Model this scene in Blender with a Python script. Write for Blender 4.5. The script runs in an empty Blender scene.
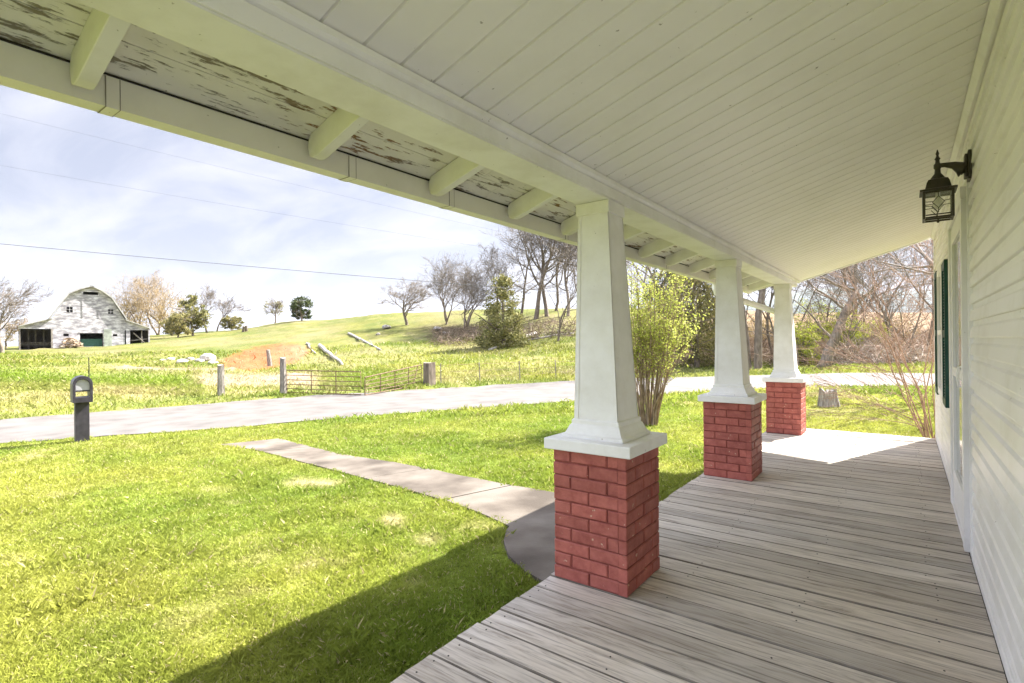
import bpy, bmesh, math, random
import numpy as np
from mathutils import Vector, Matrix
random.seed(7); rng = np.random.default_rng(7)
C = bpy.context.scene.collection
scene = bpy.context.scene
PI = math.pi

# ------------------------------------------------------------------ camera
FPX = 524.1; YAW = math.radians(36.904); PIT = math.radians(.043); ROL = math.radians(-.589); EYE = 1.35
fw = Vector((-math.sin(YAW)*math.cos(PIT), math.cos(YAW)*math.cos(PIT), math.sin(PIT)))
rt = Vector((math.cos(YAW), math.sin(YAW), 0)); up = rt.cross(fw)
rt2 = rt*math.cos(ROL) + up*math.sin(ROL); up2 = -rt*math.sin(ROL) + up*math.cos(ROL)
cam = bpy.data.cameras.new('camera'); co = bpy.data.objects.new('camera', cam); C.objects.link(co)
M = Matrix((rt2, up2, -fw)).transposed().to_4x4(); M.translation = (0, 0, EYE); co.matrix_world = M
cam.sensor_width = 36; cam.lens = FPX/1024*36; cam.clip_start = .03; cam.clip_end = 20000
scene.camera = co

# ------------------------------------------------------------------ terrain height
TAB = {  # bearing given as image column : (depth of far road edge, [(depth, row)...])
 -250: (13, [(22,400),(30,384),(45,364),(70,354),(95,348),(160,347)]),
 0: (15.5, [(22,397),(30,384),(45,364),(60,354),(75,349),(100,347),(160,347)]),
 90: (17.5, [(22,396),(30,384),(45,365),(60,354),(73,346.3),(92,344),(130,343)]),
 150: (18.5, [(24,392),(30,383),(45,366),(60,352),(75,344),(100,336),(112,335),(160,338)]),
 220: (19.5, [(24,392),(30,384),(38,374),(50,362),(62,350),(80,338),(110,330.5),(160,334)]),
 300: (20.5, [(24,390),(30,382),(40,371),(50,360),(65,345),(85,330),(115,320),(160,325)]),
 400: (22, [(26,385),(32,377),(42,365),(50,355),(65,338),(80,325),(100,312),(150,318)]),
 480: (24, [(28,381),(36,371),(45,360),(55,348),(65,335),(75,322),(90,308.5),(140,315)]),
 570: (27, [(31,378),(36,371),(42,363),(50,350),(56,338),(65,322),(80,307),(130,314)]),
 640: (29, [(33,376),(38,369),(44,358),(50,345),(60,324),(75,308),(130,313)]),
 740: (31.5, [(35,374),(40,362),(46,345),(52,333),(65,318),(90,310),(150,313)]),
 830: (33.5, [(37,372),(40,367),(44,354),(49,341),(58,333),(85,324),(150,314),(220,312)]),
 930: (34.5, [(38,372),(41,367),(45,354),(50,342),(60,333),(85,323),(150,314),(220,312)]),
 1250: (36, [(40,372),(43,367),(47,354),(52,342),(62,333),(85,323),(150,314),(220,312)]),
}
def ztable(u, d, y): return EYE - (y - (341.9 - .0103*(u-512)))/FPX*d
def zbase(x, y): return -.4 - .035*np.clip(-x-2.5, 0, 17)
_us = sorted(TAB); _ths = np.array([math.atan2(u-512, FPX) for u in _us])
_RD = np.geomspace(1, 9000, 1200)
_prof = []
for u in _us:
    d0, t = TAB[u]
    ds = [x[0] for x in t]; zs = [float(ztable(u, *x)) for x in t]
    last = ds[-1]
    ds += [last*1.8, 600, 9000]; zs += [zs[-1]-3, -6, -30]
    z = np.interp(_RD, ds, zs)
    _prof.append((d0, z, ds[0]))
_D0 = np.array([p[0] for p in _prof]); _PZ = np.array([p[1] for p in _prof]); _D1 = np.array([p[2] for p in _prof])
k = np.ones(25)/25     # soften the breaks of slope
_PZ = np.array([np.convolve(np.pad(p, 12, mode='edge'), k, mode='valid') for p in _PZ])
def height(x, y):
    x = np.asarray(x, float); y = np.asarray(y, float)
    dep = -math.sin(YAW)*x + math.cos(YAW)*y; lat = math.cos(YAW)*x + math.sin(YAW)*y
    th = np.arctan2(lat, dep); r = np.hypot(x, y)
    thc = np.clip(th, _ths[0], _ths[-1]); d = r*np.cos(thc)
    j = np.clip(np.searchsorted(_ths, thc)-1, 0, len(_ths)-2); f = (thc-_ths[j])/(_ths[j+1]-_ths[j])
    f = f*f*(3-2*f)
    lr = np.clip((np.log(np.maximum(d, 1.0001))-math.log(1))/(math.log(9000))*(len(_RD)-1), 0, len(_RD)-1.001)
    i = lr.astype(int); g = lr-i
    za = _PZ[j, i]*(1-g)+_PZ[j, i+1]*g; zb = _PZ[j+1, i]*(1-g)+_PZ[j+1, i+1]*g
    zt = za*(1-f)+zb*f
    d0 = _D0[j]*(1-f)+_D0[j+1]*f; d1 = _D1[j]*(1-f)+_D1[j+1]*f
    w = np.clip((d-d0)/np.maximum(d1-d0, .1), 0, 1); w = w*w*(3-2*w)
    back = np.clip((np.abs(th)-1.3)/.5, 0, 1)
    w = w*(1-back)
    z = zbase(x, y)*(1-w)+zt*w
    # eroded bank where the dirt has been dug out
    return z
def zg(x, y): return float(height(x, y))
def dirn(px, py): return fw + rt2*((px-512)/FPX) - up2*((py-341.5)/FPX)
def at(px, py):                                    # where the sight line through a pixel meets the ground
    v = dirn(px, py); t = 1.0; prev = t
    while t < 400:
        if EYE+v.z*t < zg(v.x*t, v.y*t): break
        prev = t; t *= 1.02
    a, b = prev, t
    for _ in range(20):
        m = (a+b)/2
        if EYE+v.z*m < zg(v.x*m, v.y*m): b = m
        else: a = m
    return Vector((v.x*b, v.y*b, EYE+v.z*b))
def at_d(px, d, py=None):                          # a point on the ground on a bearing at a depth
    v = dirn(px, 341); x, y = v.x*d, v.y*d
    if py is None: return Vector((x, y, zg(x, y)))
    v = dirn(px, py); return Vector((v.x*d, v.y*d, EYE+v.z*d))
def depth_of(p): return float(-math.sin(YAW)*p[0]+math.cos(YAW)*p[1])

# ------------------------------------------------------------------ value noise for placing grass and colour
_perm = rng.random((256, 256))
def vnoise(x, y, s):
    x = np.asarray(x)/s+1000.; y = np.asarray(y)/s+1000.
    xi = np.floor(x).astype(int); yi = np.floor(y).astype(int); fx = x-xi; fy = y-yi
    fx = fx*fx*(3-2*fx); fy = fy*fy*(3-2*fy)
    g = lambda a, b: _perm[a & 255, b & 255]
    return (g(xi, yi)*(1-fx)+g(xi+1, yi)*fx)*(1-fy)+(g(xi, yi+1)*(1-fx)+g(xi+1, yi+1)*fx)*fy
def fbm(x, y, s): return (vnoise(x, y, s)*.5+vnoise(x, y, s*.47)*.3+vnoise(x, y, s*.21)*.2)

# ------------------------------------------------------------------ materials
def newmat(name):
    m = bpy.data.materials.new(name); m.use_nodes = True
    nt = m.node_tree; return m, nt, nt.nodes['Principled BSDF']
def N(nt, typ, **kw):
    n = nt.nodes.new(typ)
    for a, b in kw.items():
        if a in n.inputs.keys(): n.inputs[a].default_value = b
        else: setattr(n, a, b)
    return n
def noise_col(name, stops, scale=5, detail=6, rough=.7, stretch=(1,1,1), bump=.0, bscale=None, dist=.02, coord='Object', rnd=0, spec=.3, distort=0.0, metal=0.0):
    m, nt, b = newmat(name); L = nt.links
    tc = N(nt, 'ShaderNodeTexCoord'); mp = N(nt, 'ShaderNodeMapping'); mp.inputs['Scale'].default_value = stretch
    L.new(tc.outputs[coord], mp.inputs[0])
    no = N(nt, 'ShaderNodeTexNoise'); no.inputs['Scale'].default_value = scale; no.inputs['Detail'].default_value = detail; no.inputs['Distortion'].default_value = distort
    L.new(mp.outputs[0], no.inputs['Vector'])
    cr = N(nt, 'ShaderNodeValToRGB'); el = cr.color_ramp.elements
    el[0].position, el[0].color = stops[0][0], (*stops[0][1], 1); el[1].position, el[1].color = stops[-1][0], (*stops[-1][1], 1)
    for p, c in stops[1:-1]: e = el.new(p); e.color = (*c, 1)
    L.new(no.outputs['Fac'], cr.inputs[0]); out = cr.outputs[0]
    if rnd:
        at_ = N(nt, 'ShaderNodeAttribute'); at_.attribute_name = 'rnd'
        mr = N(nt, 'ShaderNodeMapRange'); mr.inputs['To Min'].default_value = 1-rnd; mr.inputs['To Max'].default_value = 1+rnd
        L.new(at_.outputs['Fac'], mr.inputs['Value'])
        mx = N(nt, 'ShaderNodeMix'); mx.data_type = 'RGBA'; mx.blend_type = 'MULTIPLY'; mx.inputs[0].default_value = 1
        L.new(out, mx.inputs[6]); L.new(mr.outputs[0], mx.inputs[7]); out = mx.outputs[2]
    L.new(out, b.inputs['Base Color']); b.inputs['Roughness'].default_value = rough; b.inputs['Specular IOR Level'].default_value = spec
    b.inputs['Metallic'].default_value = metal
    if bump:
        n2 = N(nt, 'ShaderNodeTexNoise'); n2.inputs['Scale'].default_value = bscale or scale*3; n2.inputs['Detail'].default_value = 5
        L.new(mp.outputs[0], n2.inputs['Vector'])
        bp = N(nt, 'ShaderNodeBump'); bp.inputs['Strength'].default_value = bump; bp.inputs['Distance'].default_value = dist
        L.new(n2.outputs['Fac'], bp.inputs['Height']); L.new(bp.outputs[0], b.inputs['Normal'])
    return m
def leafmat(name, c1, c2, trans=.35):
    m, nt, b = newmat(name); L = nt.links
    a = N(nt, 'ShaderNodeAttribute'); a.attribute_name = 'rnd'
    mx = N(nt, 'ShaderNodeMix'); mx.data_type = 'RGBA'; mx.inputs[6].default_value = (*c1, 1); mx.inputs[7].default_value = (*c2, 1)
    L.new(a.outputs['Fac'], mx.inputs[0]); L.new(mx.outputs[2], b.inputs['Base Color'])
    b.inputs['Roughness'].default_value = .65; b.inputs['Specular IOR Level'].default_value = .2
    tr = N(nt, 'ShaderNodeBsdfTranslucent'); L.new(mx.outputs[2], tr.inputs['Color'])
    ms = N(nt, 'ShaderNodeMixShader'); ms.inputs[0].default_value = trans
    L.new(b.outputs[0], ms.inputs[1]); L.new(tr.outputs[0], ms.inputs[2]); L.new(ms.outputs[0], nt.nodes['Material Output'].inputs[0])
    return m

# white paint with flecks and grime
def paintmat(name, base, dirt=(.45,.42,.33), amt=.58, peel=None, rough=.45, stretch=(1,1,1)):
    m, nt, b = newmat(name); L = nt.links
    tc = N(nt, 'ShaderNodeTexCoord'); mp = N(nt, 'ShaderNodeMapping'); mp.inputs['Scale'].default_value = stretch; L.new(tc.outputs['Object'], mp.inputs[0])
    n1 = N(nt, 'ShaderNodeTexNoise'); n1.inputs['Scale'].default_value = 2.2; n1.inputs['Detail'].default_value = 8; n1.inputs['Roughness'].default_value = .65; L.new(mp.outputs[0], n1.inputs['Vector'])
    r1 = N(nt, 'ShaderNodeMapRange'); r1.inputs['From Min'].default_value = .46; r1.inputs['From Max'].default_value = .8; r1.inputs['To Max'].default_value = .6; L.new(n1.outputs['Fac'], r1.inputs['Value'])
    mx = N(nt, 'ShaderNodeMix'); mx.data_type = 'RGBA'; mx.inputs[6].default_value = (*base, 1); mx.inputs[7].default_value = (*dirt, 1); L.new(r1.outputs[0], mx.inputs[0])
    n2 = N(nt, 'ShaderNodeTexNoise'); n2.inputs['Scale'].default_value = 38; n2.inputs['Detail'].default_value = 4; L.new(mp.outputs[0], n2.inputs['Vector'])
    r2 = N(nt, 'ShaderNodeMapRange'); r2.inputs['From Min'].default_value = .72; r2.inputs['From Max'].default_value = .76; r2.inputs['To Max'].default_value = .7; L.new(n2.outputs['Fac'], r2.inputs['Value'])
    m2 = N(nt, 'ShaderNodeMix'); m2.data_type = 'RGBA'; m2.inputs[7].default_value = (.16,.13,.1,1); L.new(mx.outputs[2], m2.inputs[6]); L.new(r2.outputs[0], m2.inputs[0])
    out = m2.outputs[2]; hgt = n1.outputs['Fac']
    if peel:
        n3 = N(nt, 'ShaderNodeTexNoise'); n3.inputs['Scale'].default_value = 9; n3.inputs['Detail'].default_value = 9; n3.inputs['Roughness'].default_value = .7
        mp3 = N(nt, 'ShaderNodeMapping'); mp3.inputs['Scale'].default_value = (3.5, .55, 3.5); L.new(tc.outputs['Object'], mp3.inputs[0]); L.new(mp3.outputs[0], n3.inputs['Vector'])
        r3 = N(nt, 'ShaderNodeMapRange'); r3.inputs['From Min'].default_value = peel; r3.inputs['From Max'].default_value = peel+.035; L.new(n3.outputs['Fac'], r3.inputs['Value'])
        nb = N(nt, 'ShaderNodeTexNoise'); nb.inputs['Scale'].default_value = 1.3; L.new(tc.outputs['Object'], nb.inputs['Vector'])
        cb = N(nt, 'ShaderNodeValToRGB'); cb.color_ramp.elements[0].position = .45; cb.color_ramp.elements[0].color = (.26,.23,.18,1); cb.color_ramp.elements[1].position = .6; cb.color_ramp.elements[1].color = (.26,.14,.05,1); L.new(nb.outputs['Fac'], cb.inputs[0])
        m3 = N(nt, 'ShaderNodeMix'); m3.data_type = 'RGBA'; L.new(out, m3.inputs[6]); L.new(cb.outputs[0], m3.inputs[7]); L.new(r3.outputs[0], m3.inputs[0]); out = m3.outputs[2]
        bp = N(nt, 'ShaderNodeBump'); bp.invert = True; bp.inputs['Strength'].default_value = .6; bp.inputs['Distance'].default_value = .004; L.new(r3.outputs[0], bp.inputs['Height']); L.new(bp.outputs[0], b.inputs['Normal'])
    L.new(out, b.inputs['Base Color']); b.inputs['Roughness'].default_value = rough; b.inputs['Specular IOR Level'].default_value = .35
    return m

WHITE = paintmat('white_paint', (.83,.82,.815), dirt=(.5,.47,.4))
TRIM = paintmat('white_trim', (.85,.84,.84), dirt=(.55,.53,.46))
VINYL = paintmat('vinyl_siding', (.86,.85,.84), dirt=(.6,.58,.5), rough=.38)
CEILM = paintmat('vinyl_ceiling', (.86,.84,.83), dirt=(.74,.72,.68), rough=.45)
PEEL = paintmat('peeling_paint', (.82,.8,.74), dirt=(.55,.52,.42), peel=.552)
GUTM = paintmat('gutter_paint', (.76,.74,.70), dirt=(.6,.58,.52), rough=.4)
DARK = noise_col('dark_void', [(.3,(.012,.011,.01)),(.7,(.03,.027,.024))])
IRON = noise_col('black_metal', [(.3,(.018,.015,.012)),(.7,(.045,.034,.025))], scale=30, rough=.5, spec=.5)
GREENP = noise_col('green_plastic', [(.3,(.008,.05,.04)),(.7,(.015,.075,.06))], scale=12, rough=.45)

def brickmat():
    m, nt, b = newmat('painted_brick'); L = nt.links
    tc = N(nt, 'ShaderNodeTexCoord')
    n1 = N(nt, 'ShaderNodeTexNoise'); n1.inputs['Scale'].default_value = 9; n1.inputs['Detail'].default_value = 8; n1.inputs['Roughness'].default_value = .7; L.new(tc.outputs['Object'], n1.inputs['Vector'])
    cr = N(nt, 'ShaderNodeValToRGB'); e = cr.color_ramp.elements; e[0].position = .3; e[0].color = (.26,.063,.05,1); e[1].position = .72; e[1].color = (.47,.15,.12,1); L.new(n1.outputs['Fac'], cr.inputs[0])
    at_ = N(nt, 'ShaderNodeAttribute'); at_.attribute_name = 'rnd'; mr = N(nt, 'ShaderNodeMapRange'); mr.inputs['To Min'].default_value = .86; mr.inputs['To Max'].default_value = 1.12; L.new(at_.outputs['Fac'], mr.inputs['Value'])
    mx = N(nt, 'ShaderNodeMix'); mx.data_type = 'RGBA'; mx.blend_type = 'MULTIPLY'; mx.inputs[0].default_value = 1; L.new(cr.outputs[0], mx.inputs[6]); L.new(mr.outputs[0], mx.inputs[7])
    n2 = N(nt, 'ShaderNodeTexNoise'); n2.inputs['Scale'].default_value = 22; n2.inputs['Detail'].default_value = 6; L.new(tc.outputs['Object'], n2.inputs['Vector'])
    r2 = N(nt, 'ShaderNodeMapRange'); r2.inputs['From Min'].default_value = .675; r2.inputs['From Max'].default_value = .70; L.new(n2.outputs['Fac'], r2.inputs['Value'])
    m2 = N(nt, 'ShaderNodeMix'); m2.data_type = 'RGBA'; m2.inputs[7].default_value = (.5,.33,.24,1); L.new(mx.outputs[2], m2.inputs[6]); L.new(r2.outputs[0], m2.inputs[0]); L.new(m2.outputs[2], b.inputs['Base Color'])
    n3 = N(nt, 'ShaderNodeTexNoise'); n3.inputs['Scale'].default_value = 55; n3.inputs['Detail'].default_value = 6; L.new(tc.outputs['Object'], n3.inputs['Vector'])
    bp = N(nt, 'ShaderNodeBump'); bp.inputs['Strength'].default_value = .55; bp.inputs['Distance'].default_value = .006; L.new(n3.outputs['Fac'], bp.inputs['Height']); L.new(bp.outputs[0], b.inputs['Normal'])
    b.inputs['Roughness'].default_value = .6; b.inputs['Specular IOR Level'].default_value = .3
    return m
BRICK = brickmat()

def deckmat():
    m, nt, b = newmat('weathered_deck_wood'); L = nt.links
    tc = N(nt, 'ShaderNodeTexCoord'); at_ = N(nt, 'ShaderNodeAttribute'); at_.attribute_name = 'rnd'
    sc = N(nt, 'ShaderNodeMath'); sc.operation = 'MULTIPLY'; sc.inputs[1].default_value = 37.0; L.new(at_.outputs['Fac'], sc.inputs[0])
    cx = N(nt, 'ShaderNodeCombineXYZ'); L.new(sc.outputs[0], cx.inputs[0]); L.new(sc.outputs[0], cx.inputs[2])
    ad = N(nt, 'ShaderNodeVectorMath'); L.new(tc.outputs['Object'], ad.inputs[0]); L.new(cx.outputs[0], ad.inputs[1])
    def nz(scale, st, det=6, dis=0.0, ro=.6):
        mp = N(nt, 'ShaderNodeMapping'); mp.inputs['Scale'].default_value = st; L.new(ad.outputs[0], mp.inputs[0])
        n = N(nt, 'ShaderNodeTexNoise'); n.inputs['Scale'].default_value = scale; n.inputs['Detail'].default_value = det; n.inputs['Distortion'].default_value = dis; n.inputs['Roughness'].default_value = ro; L.new(mp.outputs[0], n.inputs['Vector']); return n
    g = nz(1.0, (2.0, 19, 6), 9, 1.6, .66)          # long grain
    cr = N(nt, 'ShaderNodeValToRGB'); e = cr.color_ramp.elements
    e[0].position = .33; e[0].color = (.30,.265,.225,1); e[1].position = .70; e[1].color = (.66,.62,.565,1)
    x = e.new(.42); x.color = (.47,.43,.38,1); x = e.new(.52); x.color = (.57,.53,.475,1); L.new(g.outputs['Fac'], cr.inputs[0])
    f = nz(1.0, (3.2, 75, 10), 5, .5)               # fine checks
    rf = N(nt, 'ShaderNodeMapRange'); rf.inputs['From Min'].default_value = .36; rf.inputs['From Max'].default_value = .47; rf.inputs['To Min'].default_value = .45; L.new(f.outputs['Fac'], rf.inputs['Value'])
    m1 = N(nt, 'ShaderNodeMix'); m1.data_type = 'RGBA'; m1.blend_type = 'MULTIPLY'; m1.inputs[0].default_value = .72; L.new(cr.outputs[0], m1.inputs[6]); L.new(rf.outputs[0], m1.inputs[7])
    w = N(nt, 'ShaderNodeTexNoise'); w.inputs['Scale'].default_value = .55; w.inputs['Detail'].default_value = 4; L.new(tc.outputs['Object'], w.inputs['Vector'])
    cw = N(nt, 'ShaderNodeValToRGB'); e = cw.color_ramp.elements; e[0].position = .35; e[0].color = (1.0,.99,1.0,1); e[1].position = .62; e[1].color = (.99,.93,.86,1); L.new(w.outputs['Fac'], cw.inputs[0])
    m2 = N(nt, 'ShaderNodeMix'); m2.data_type = 'RGBA'; m2.blend_type = 'MULTIPLY'; m2.inputs[0].default_value = 1; L.new(m1.outputs[2], m2.inputs[6]); L.new(cw.outputs[0], m2.inputs[7])
    mr = N(nt, 'ShaderNodeMapRange'); mr.inputs['To Min'].default_value = .74; mr.inputs['To Max'].default_value = 1.12; L.new(at_.outputs['Fac'], mr.inputs['Value'])
    m3 = N(nt, 'ShaderNodeMix'); m3.data_type = 'RGBA'; m3.blend_type = 'MULTIPLY'; m3.inputs[0].default_value = 1; L.new(m2.outputs[2], m3.inputs[6]); L.new(mr.outputs[0], m3.inputs[7])
    k = nz(1.0, (2.2, 7, 3), 1)                    # knots
    rk = N(nt, 'ShaderNodeMapRange'); rk.inputs['From Min'].default_value = .76; rk.inputs['From Max'].default_value = .82; rk.inputs['To Max'].default_value = .7; L.new(k.outputs['Fac'], rk.inputs['Value'])
    m4 = N(nt, 'ShaderNodeMix'); m4.data_type = 'RGBA'; m4.inputs[7].default_value = (.12,.085,.06,1); L.new(m3.outputs[2], m4.inputs[6]); L.new(rk.outputs[0], m4.inputs[0])
    L.new(m4.outputs[2], b.inputs['Base Color']); b.inputs['Roughness'].default_value = .62; b.inputs['Specular IOR Level'].default_value = .35
    bp = N(nt, 'ShaderNodeBump'); bp.inputs['Strength'].default_value = .5; bp.inputs['Distance'].default_value = .004; L.new(g.outputs['Fac'], bp.inputs['Height'])
    bq = N(nt, 'ShaderNodeBump'); bq.inputs['Strength'].default_value = .4; bq.inputs['Distance'].default_value = .002; L.new(rf.outputs[0], bq.inputs['Height']); L.new(bp.outputs[0], bq.inputs['Normal']); L.new(bq.outputs[0], b.inputs['Normal'])
    return m
DECK = deckmat()
BARK = noise_col('grey_bark', [(.3,(.10,.08,.062)),(.7,(.27,.22,.175))], scale=9, stretch=(1,1,.25), rough=.9, bump=.6, bscale=25)
BARKL = noise_col('pale_bark', [(.3,(.14,.115,.09)),(.7,(.30,.25,.20))], scale=9, stretch=(1,1,.25), rough=.9, bump=.4, bscale=25)
TWIG = noise_col('twig_bark', [(.3,(.13,.11,.092)),(.7,(.24,.205,.17))], scale=3, rough=.9)
TWIGRED = noise_col('reddish_twig_bark', [(.3,(.17,.105,.07)),(.7,(.32,.21,.15))], scale=4, rough=.8)
TWIGTAN = noise_col('tan_twig_bark', [(.3,(.24,.18,.11)),(.7,(.36,.28,.17))], scale=3, rough=.9)
OLDWOOD = noise_col('old_grey_wood', [(.3,(.13,.11,.095)),(.55,(.30,.27,.24)),(.75,(.46,.43,.39))], scale=6, stretch=(4,4,.6), rough=.9, bump=.8, bscale=12, dist=.03)
LOGWOOD = noise_col('bleached_log_wood', [(.3,(.25,.22,.19)),(.7,(.58,.54,.49))], scale=5, rough=.9, bump=.6)
RUST = noise_col('rusty_tube', [(.3,(.10,.06,.035)),(.6,(.19,.125,.075)),(.8,(.32,.26,.2))], scale=14, rough=.8)
ROCK = noise_col('pale_rock', [(.3,(.22,.2,.18)),(.7,(.55,.51,.46))], scale=4, rough=.9, bump=.7)

# ------------------------------------------------------------------ object helpers
def link(o, parent=None):
    C.objects.link(o)
    if parent is not None: o.parent = parent
    return o
def tag(o, label=None, cat=None, group=None, kind=None):
    if label: o['label'] = label
    if cat: o['category'] = cat
    if group: o['group'] = group
    if kind: o['kind'] = kind
    return o
def thing(name, label, cat, loc=(0,0,0), rz=0, group=None):
    o = bpy.data.objects.new(name, None); o.location = loc; o.rotation_euler = (0,0,rz); o.empty_display_size = .2
    C.objects.link(o); return tag(o, label, cat, group)
class MB:
    def __init__(s): s.v = []; s.f = []; s.r = []
    def add(s, vs, fs, r=None):
        n = len(s.v); s.v += [tuple(v) for v in vs]; s.f += [tuple(i+n for i in f) for f in fs]
        if r is None: r = random.random()
        s.r += [r]*len(fs)
    def box(s, x0, x1, y0, y1, z0, z1, r=None, bev=0, M=None):
        if bev:
            b = bev; V = []
            for (z, ins) in ((z0, b), (z0+b, 0), (z1-b, 0), (z1, b)):
                V += [(x0+ins+ (b if 0 else 0), y0+ins, z), (x1-ins, y0+ins, z), (x1-ins, y1-ins, z), (x0+ins, y1-ins, z)]
            F = [(3,2,1,0), (12,13,14,15)]
            for k in range(3):
                for j in range(4): F.append((k*4+j, k*4+(j+1)%4, k*4+4+(j+1)%4, k*4+4+j))
        else:
            V = [(x0,y0,z0),(x1,y0,z0),(x1,y1,z0),(x0,y1,z0),(x0,y0,z1),(x1,y0,z1),(x1,y1,z1),(x0,y1,z1)]
            F = [(3,2,1,0),(4,5,6,7),(0,1,5,4),(1,2,6,5),(2,3,7,6),(3,0,4,7)]
        if M is not None: V = [M @ Vector(v) for v in V]
        s.add(V, F, r); return s
    def prism(s, prof, axis, a, b, M=None, r=None):      # profile of 2D points pushed along an axis from a to b
        n = len(prof)
        if axis == 'y': f = lambda p, t: (p[0], t, p[1])
        elif axis == 'x': f = lambda p, t: (t, p[0], p[1])
        else: f = lambda p, t: (p[0], p[1], t)
        V = [f(p, a) for p in prof]+[f(p, b) for p in prof]
        F = [(i, (i+1) % n, n+(i+1) % n, n+i) for i in range(n)]+[tuple(reversed(range(n))), tuple(range(n, 2*n))]
        if M is not None: V = [M @ Vector(v) for v in V]
        s.add(V, F, r); return s
    def tube(s, pts, rad, n=6, cap=True, r=None):
        pts = [Vector(p) for p in pts]; m = len(pts)
        if not hasattr(rad, '__len__'): rad = [rad]*m
        t0 = (pts[1]-pts[0]).normalized(); a = Vector((0,0,1)) if abs(t0.z) < .9 else Vector((1,0,0)); u = t0.cross(a).normalized()
        V = []
        for i, p in enumerate(pts):
            t = (pts[min(i+1, m-1)]-pts[max(i-1, 0)]).normalized()
            u = (u-t*u.dot(t)).normalized(); w = t.cross(u)
            for k in range(n):
                an = 2*PI*k/n; V.append(p+(u*math.cos(an)+w*math.sin(an))*rad[i])
        F = [(i*n+k, i*n+(k+1) % n, (i+1)*n+(k+1) % n, (i+1)*n+k) for i in range(m-1) for k in range(n)]
        if cap: F += [tuple(reversed(range(n))), tuple(range((m-1)*n, m*n))]
        s.add(V, F, r); return s
    def lathe(s, prof, n=16, c=(0,0,0), r=None):         # (radius, z)
        V = [(c[0]+q*math.cos(2*PI*k/n), c[1]+q*math.sin(2*PI*k/n), c[2]+z) for q, z in prof for k in range(n)]
        m = len(prof)
        F = [(i*n+k, i*n+(k+1) % n, (i+1)*n+(k+1) % n, (i+1)*n+k) for i in range(m-1) for k in range(n)]+[tuple(reversed(range(n))), tuple(range((m-1)*n, m*n))]
        s.add(V, F, r); return s
    def build(s, name, mat, parent=None, smooth=False, bevel=0):
        me = bpy.data.meshes.new(name); me.from_pydata(s.v, [], s.f); me.update()
        a = me.attributes.new('rnd', 'FLOAT', 'FACE'); a.data.foreach_set('value', s.r)
        me.materials.append(mat)
        if smooth: me.polygons.foreach_set('use_smooth', [True]*len(me.polygons))
        o = bpy.data.objects.new(name, me); link(o, parent)
        if bevel:
            b = o.modifiers.new('bevel', 'BEVEL'); b.width = bevel; b.segments = 2; b.limit_method = 'ANGLE'
        return o
def fastmesh(name, V, nper, mat, parent=None, rnd=None, col=None):      # V: (n*nper,3) -> n separate faces
    n = len(V)//nper; me = bpy.data.meshes.new(name)
    me.vertices.add(n*nper); me.vertices.foreach_set('co', np.ascontiguousarray(V, np.float32).ravel())
    me.loops.add(n*nper); me.loops.foreach_set('vertex_index', np.arange(n*nper, dtype=np.int32))
    me.polygons.add(n); me.polygons.foreach_set('loop_start', np.arange(0, n*nper, nper, dtype=np.int32))
    if rnd is not None: a = me.attributes.new('rnd', 'FLOAT', 'FACE'); a.data.foreach_set('value', np.asarray(rnd, np.float32))
    if col is not None: a = me.attributes.new('col', 'FLOAT_COLOR', 'FACE'); a.data.foreach_set('color', np.ascontiguousarray(np.c_[col, np.ones(len(col))], np.float32).ravel()) if False else None
    if col is not None:
        me.attributes.remove(me.attributes['col'])
        a = me.attributes.new('col', 'FLOAT_COLOR', 'POINT'); a.data.foreach_set('color', np.repeat(np.c_[col, np.ones(len(col))], nper, axis=0).astype(np.float32).ravel())
    me.materials.append(mat); me.update(calc_edges=True)
    o = bpy.data.objects.new(name, me); return link(o, parent)

# ------------------------------------------------------------------ roads, path polygons (world, from the ground they lie on)
def on(pts): return [at(*p) for p in pts]
near = on([(0,443),(100,437.5),(230,428),(400,414),(574,401.5),(700,391.5),(800,387.5),(900,386)])
far = on([(0,420),(100,412),(230,402),(400,391),(500,385),(574,380.5),(700,377),(800,374.5),(900,373.2)])
near = [Vector((near[0].x-1.5, -40, 0)), Vector((near[0].x-1.0, -15, 0)), Vector((near[0].x-.6, -5, 0))]+near+[Vector((12, 26.5, 0)), Vector((40, 32, 0)), Vector((90, 40, 0))]
far = [Vector((far[0].x-.5, -40, 0)), Vector((far[0].x-.3, -15, 0)), Vector((far[0].x-.1, -5, 0))]+far+[Vector((10, 33.5, 0)), Vector((40, 37.5, 0)), Vector((90, 45.5, 0))]
def resample(P, n):
    P = np.array([(p.x, p.y) for p in P]); s = np.r_[0, np.cumsum(np.hypot(*np.diff(P, axis=0).T))]
    t = np.linspace(0, s[-1], n); Q = np.c_[np.interp(t, s, P[:, 0]), np.interp(t, s, P[:, 1])]
    for _ in range(12): Q[1:-1] = Q[1:-1]*.5+(Q[:-2]+Q[2:])*.25
    return Q
NR = resample(near, 420); FR = resample(far, 420)
ROADP = np.vstack([NR, FR[::-1]])
wt = on([(279,439),(340.6,455),(411,465.7),(481,481.5),(551.6,493),(600,503),(660,516)])
wb = on([(217.6,445.3),(256,450),(333.6,471),(425,495.6),(499,518.5)])
WALKP = np.array([(p.x, p.y) for p in wt]+[(-1.72, wt[-1].y), (-1.72, 3.0), (-1.95, 3.12), (-2.3, 3.22), (-2.6, 3.38), (-2.82, 3.6), (-2.96, 3.85), (-3.02, 4.1)]+[(p.x, p.y) for p in wb[::-1]])
def inside(poly, x, y):
    c = np.zeros(len(x), bool); n = len(poly)
    for i in range(n):
        x0, y0 = poly[i]; x1, y1 = poly[(i+1) % n]
        if y0 == y1: continue
        c ^= ((y0 > y) != (y1 > y)) & (x < (x1-x0)*(y-y0)/(y1-y0)+x0)
    return c

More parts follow.
